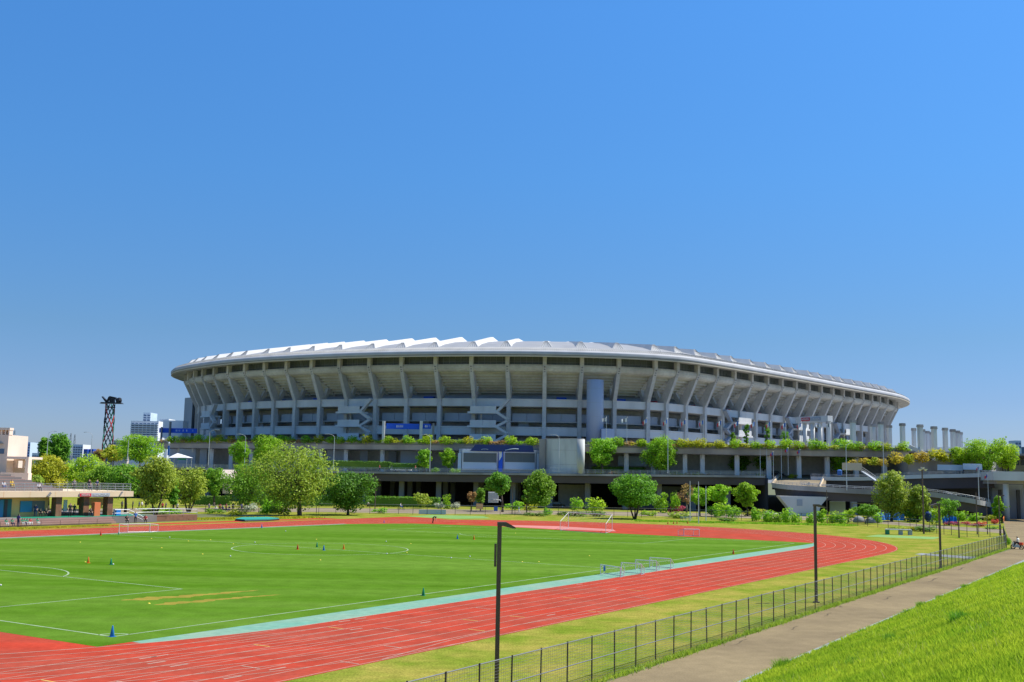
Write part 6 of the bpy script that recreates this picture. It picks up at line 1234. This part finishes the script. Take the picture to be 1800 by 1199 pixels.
PE += [('person in navy uniform standing by the blue shutter', L(60.6, 94.8, 1.01), 'stand', .2, 'ncloth', 'ncloth', 1.05), ('person seated in dark clothes before the dark window', L(62.3, 94.9, 1.01), 'sit', .6, 'black', 'black', 1.), ('second dark seated person before the dark window', L(61.5, 95.0, 1.01), 'sit', .6, 'black', 'black', 1.), ('tall person in black standing on the platform edge', L(64.6, 92.6, 1.01), 'stand', .6, 'black', 'black', 1.15), ('dark person standing by the white notice board', L(67.2, 95.2, 1.01), 'stand', .6, 'black', 'black', 1.), ('person in yellow shirt crouching on the platform', L(68.2, 93, 1.01), 'sit', 1.4, 'ycloth', 'ncloth', .95), ('person in black seated on the platform edge', L(67.6, 92, 1.01), 'sit', .6, 'black', 'black', 1.),
 ('person in blue shirt standing by the hand rail ramp', alongb(237.5, 89.4), 'stand', .6, 'bcloth', 'black', 1.), ('person in black sitting on the ground left of the blue shirt', alongb(222, 89.2), 'sit', .6, 'black', 'black', 1.), ('person in dark red sitting right of the blue shirt', alongb(255, 89.2), 'sit', .4, 'rcloth', 'black', 1.)]
for i, (u, v) in enumerate(((166, 894), (171, 894), (178, 893.5), (183, 894), (193, 894), (214, 896), (221, 896), (233, 896), (244, 897), (249, 896.5), (256, 897))): PE.append(('dark dressed person beyond the grandstand, %s from the left under the trees' % nth(i+1), G(u, v), 'walk' if i % 3 == 0 else 'stand', random.uniform(0, 6), random.choice(['black', 'ncloth', 'grcloth', 'wcloth']), 'black', 1.))
for i, (u, v) in enumerate(((285, 899), (291, 899), (305, 899.5), (311, 900), (367, 900.5), (379, 900), (386, 900.5), (391, 900), (397, 900.5), (403, 900), (409, 900.5), (424, 900.5))): PE.append(('park visitor under the trees left of the largest tree, %s from the left' % nth(i+1), G(u, v), 'sit' if i in (5, 7, 9) else 'stand', random.uniform(0, 6), random.choice(['black', 'ncloth', 'pcloth', 'rcloth', 'wcloth']), random.choice(['black', 'ncloth']), 1.))
PE += [('person in white walking past the left end of the long hedge', G(647, 893), 'walk', 1.5, 'wcloth', 'black', 1.), ('person in pink on the lower deck left of the billboard', P(667, 829, 284.8)*1, 'walk', 1.6, 'rcloth', 'ncloth', 1.), ('person on the lower deck below the two small trees', P(730, 829.5, 284.6)*1, 'walk', 1.6, 'rcloth', 'grcloth', 1.), ('small walker in blue by the light blue notice', G(912, 903), 'walk', 1.5, 'bcloth', 'wcloth', .9), ('person in dark clothes near the orange barriers', G(1777, 902), 'stand', .3, 'black', 'black', 1.)]
for a in PE: person(*a)
# ------------------------------------------------------------------ bicycles and riders
def wheel(mb, c, ax, r, w_, n=18):
    ax = Vector(ax); s = ax.cross(Z3).normalized(); 
    pts = [c+s*(r*math.cos(t))+Z3*(r*math.sin(t)) for t in np.linspace(0, 2*math.pi, n+1)]; mb.poly(pts, w_, 5)
def bike(label, loc, rz, box='red', name='bicycle', heavy=False, rider=None):
    o = thing(name, loc, label, 'scooter' if heavy else 'bicycle'); d = Vector((math.sin(rz), -math.cos(rz), 0)); s = Vector((d.y, -d.x, 0)); r = .27 if heavy else .33
    for k in (-.55, .52): b = MB(); c = loc+d*k+Z3*r; wheel(b, c, s, r, .07 if heavy else .025); [b.tube(c, c+(d*math.cos(t)+Z3*math.sin(t))*r, .012, n=4) for t in np.arange(0, 6.2, .9)]; b.build('wheel', MAT['tyre'], o)
    b = MB(); A, B, C_, D_ = loc-d*.55+Z3*r, loc-d*.15+Z3*.75, loc-d*.05+Z3*.3, loc+d*.38+Z3*.8; E_ = loc+d*.52+Z3*r; w_ = .06 if heavy else .025
    for p, q in ((A, B), (A, C_), (C_, B), (B, D_), (C_, D_), (D_, E_), (D_, D_+Z3*.2)): b.tube(p, q, w_)
    b.tube(D_+Z3*.2-s*.28, D_+Z3*.2+s*.28, .025); b.build('frame', MAT['carblack'], o); b = MB(); b.box(loc-d*.2+Z3*.82, (.22, .34, .1), rz); b.build('saddle', MAT['black'], o)
    if box: b = MB(); b.box(loc-d*.55+Z3*.72, (.36, .4, .32), rz); b.build('rear_box', MAT[box], o)
    if heavy: b = MB(); b.box(loc+Z3*.42, (.28, .8, .35), rz); b.box(loc+d*.42+Z3*.62, (.36, .16, .5), rz); b.build('fairing', MAT['white'], o)
    if rider: person(rider[0], loc-d*.18+Z3*.38, 'sit', rz, rider[1], rider[2], 1.0)
bike('small scooter with red box ridden along the path at the right edge', G(1788, 966), 3.8, 'red', 'scooter', True, ('rider in white shirt and black trousers on the scooter at the right edge', 'wcloth', 'black'))
bike('parked motor scooter at the top of the path near the bridge pillar', G(1787, 898.5), .9, None, 'scooter', True, ('dark dressed rider on the distant scooter', 'black', 'black'))
bike('bicycle ridden along the promenade before the long hedge', G(705, 897), 1.5, None, 'bicycle', False, ('cyclist in white and blue on the promenade', 'wcloth', 'bcloth'))
# ------------------------------------------------------------------ vehicles
def car(label, loc, ln, ht, rz, paint, name='parked_car', van=False):
    o = thing(name, loc, label, 'van' if van else 'car'); x = Vector((math.cos(rz), math.sin(rz), 0)); y = Vector((-x.y, x.x, 0)); l = ln/2; wd = 1.75
    pr_ = [(-l, .35), (-l+.05, .85), (-l+.25, .95), (-l+.6, ht-.05), (l*.25, ht), (l*.5, .98), (l-.1, .85), (l, .6), (l-.05, .3), (-l+.1, .28)] if not van else [(-l, .4), (-l, ht-.05), (-l+.1, ht), (l-1.0, ht), (l-.15, 1.25), (l, 1.0), (l, .4)]
    b = MB(); b.extr(pr_, loc, x, Z3, y, wd); b.build('body', MAT[paint], o)
    for s in (-1, 1):
        b = MB()
        if van: b.extr([(l-1.9, ht-.25), (l-1.05, ht-.25), (l-.4, 1.3), (l-1.9, 1.3)], loc+y*s*(wd/2+.005), x, Z3, y, .03)
        else: b.extr([(-l+.55, .98), (-l+.78, ht-.13), (l*.22, ht-.1), (l*.42, .98)], loc+y*s*(wd/2+.005), x, Z3, y, .03)
        b.build('side_window', MAT['glassdark'], o)
        for k in (-.62, .62):
            b = MB(); c = loc+x*l*k+y*s*(wd/2-.08)+Z3*.31; n = 16; b.add([c+(x*math.cos(t)+Z3*math.sin(t))*.31+y*e for e in (-.1, .1) for t in np.linspace(0, 2*math.pi, n+1)[:-1]], [(q, (q+1) % n, n+(q+1) % n, n+q) for q in range(n)]+[tuple(range(n)), tuple(range(n, 2*n))]); wh = b.build('wheel', MAT['tyre'], o)
            b = MB(); b.add([c+(x*math.cos(t)+Z3*math.sin(t))*.19+y*e for e in (-.11, .11) for t in np.linspace(0, 2*math.pi, n+1)[:-1]], [(q, (q+1) % n, n+(q+1) % n, n+q) for q in range(n)]+[tuple(range(n)), tuple(range(n, 2*n))]); b.build('rim', MAT['rail'], wh)
    for e, m_ in ((l-.02, 'white'), (-l+.02, 'red')):
        for s in (-.6, .6): b = MB(); b.box(loc+x*e+y*s+Z3*.72, (.08, .3, .16), rz); b.build('headlight' if e > 0 else 'tail_light', MAT[m_], o)
    return o
car('black estate car parked below the deck behind the oval tree', G(979, 893), 4.4, 1.6, .05, 'carblack'); car('red car parked behind the narrow tree left of the pink kiosk', G(366, 887), 4.0, 1.5, .1, 'carred'); car('dark car on the deck behind the ramp flagpoles', Vector((P(1362, 826, 297).x, 297, 9.3)), 4.6, 1.5, .0, 'carblack')
vb = Vector((P(705, 816, 293).x, 293, 8.6)); v_ = car('white van with red and black graphics on the lower deck', vb, 5.6, 2.3, math.pi, 'bwhite', 'delivery_van', True)
for dx, m_, w_ in ((-.1, 'red', 1.4), (1.6, 'black', .9)): b = MB(); b.box(vb+Vector((dx, -.9, 1.55)), (w_, .03, .5)); b.build('side_graphic', MAT[m_], v_)
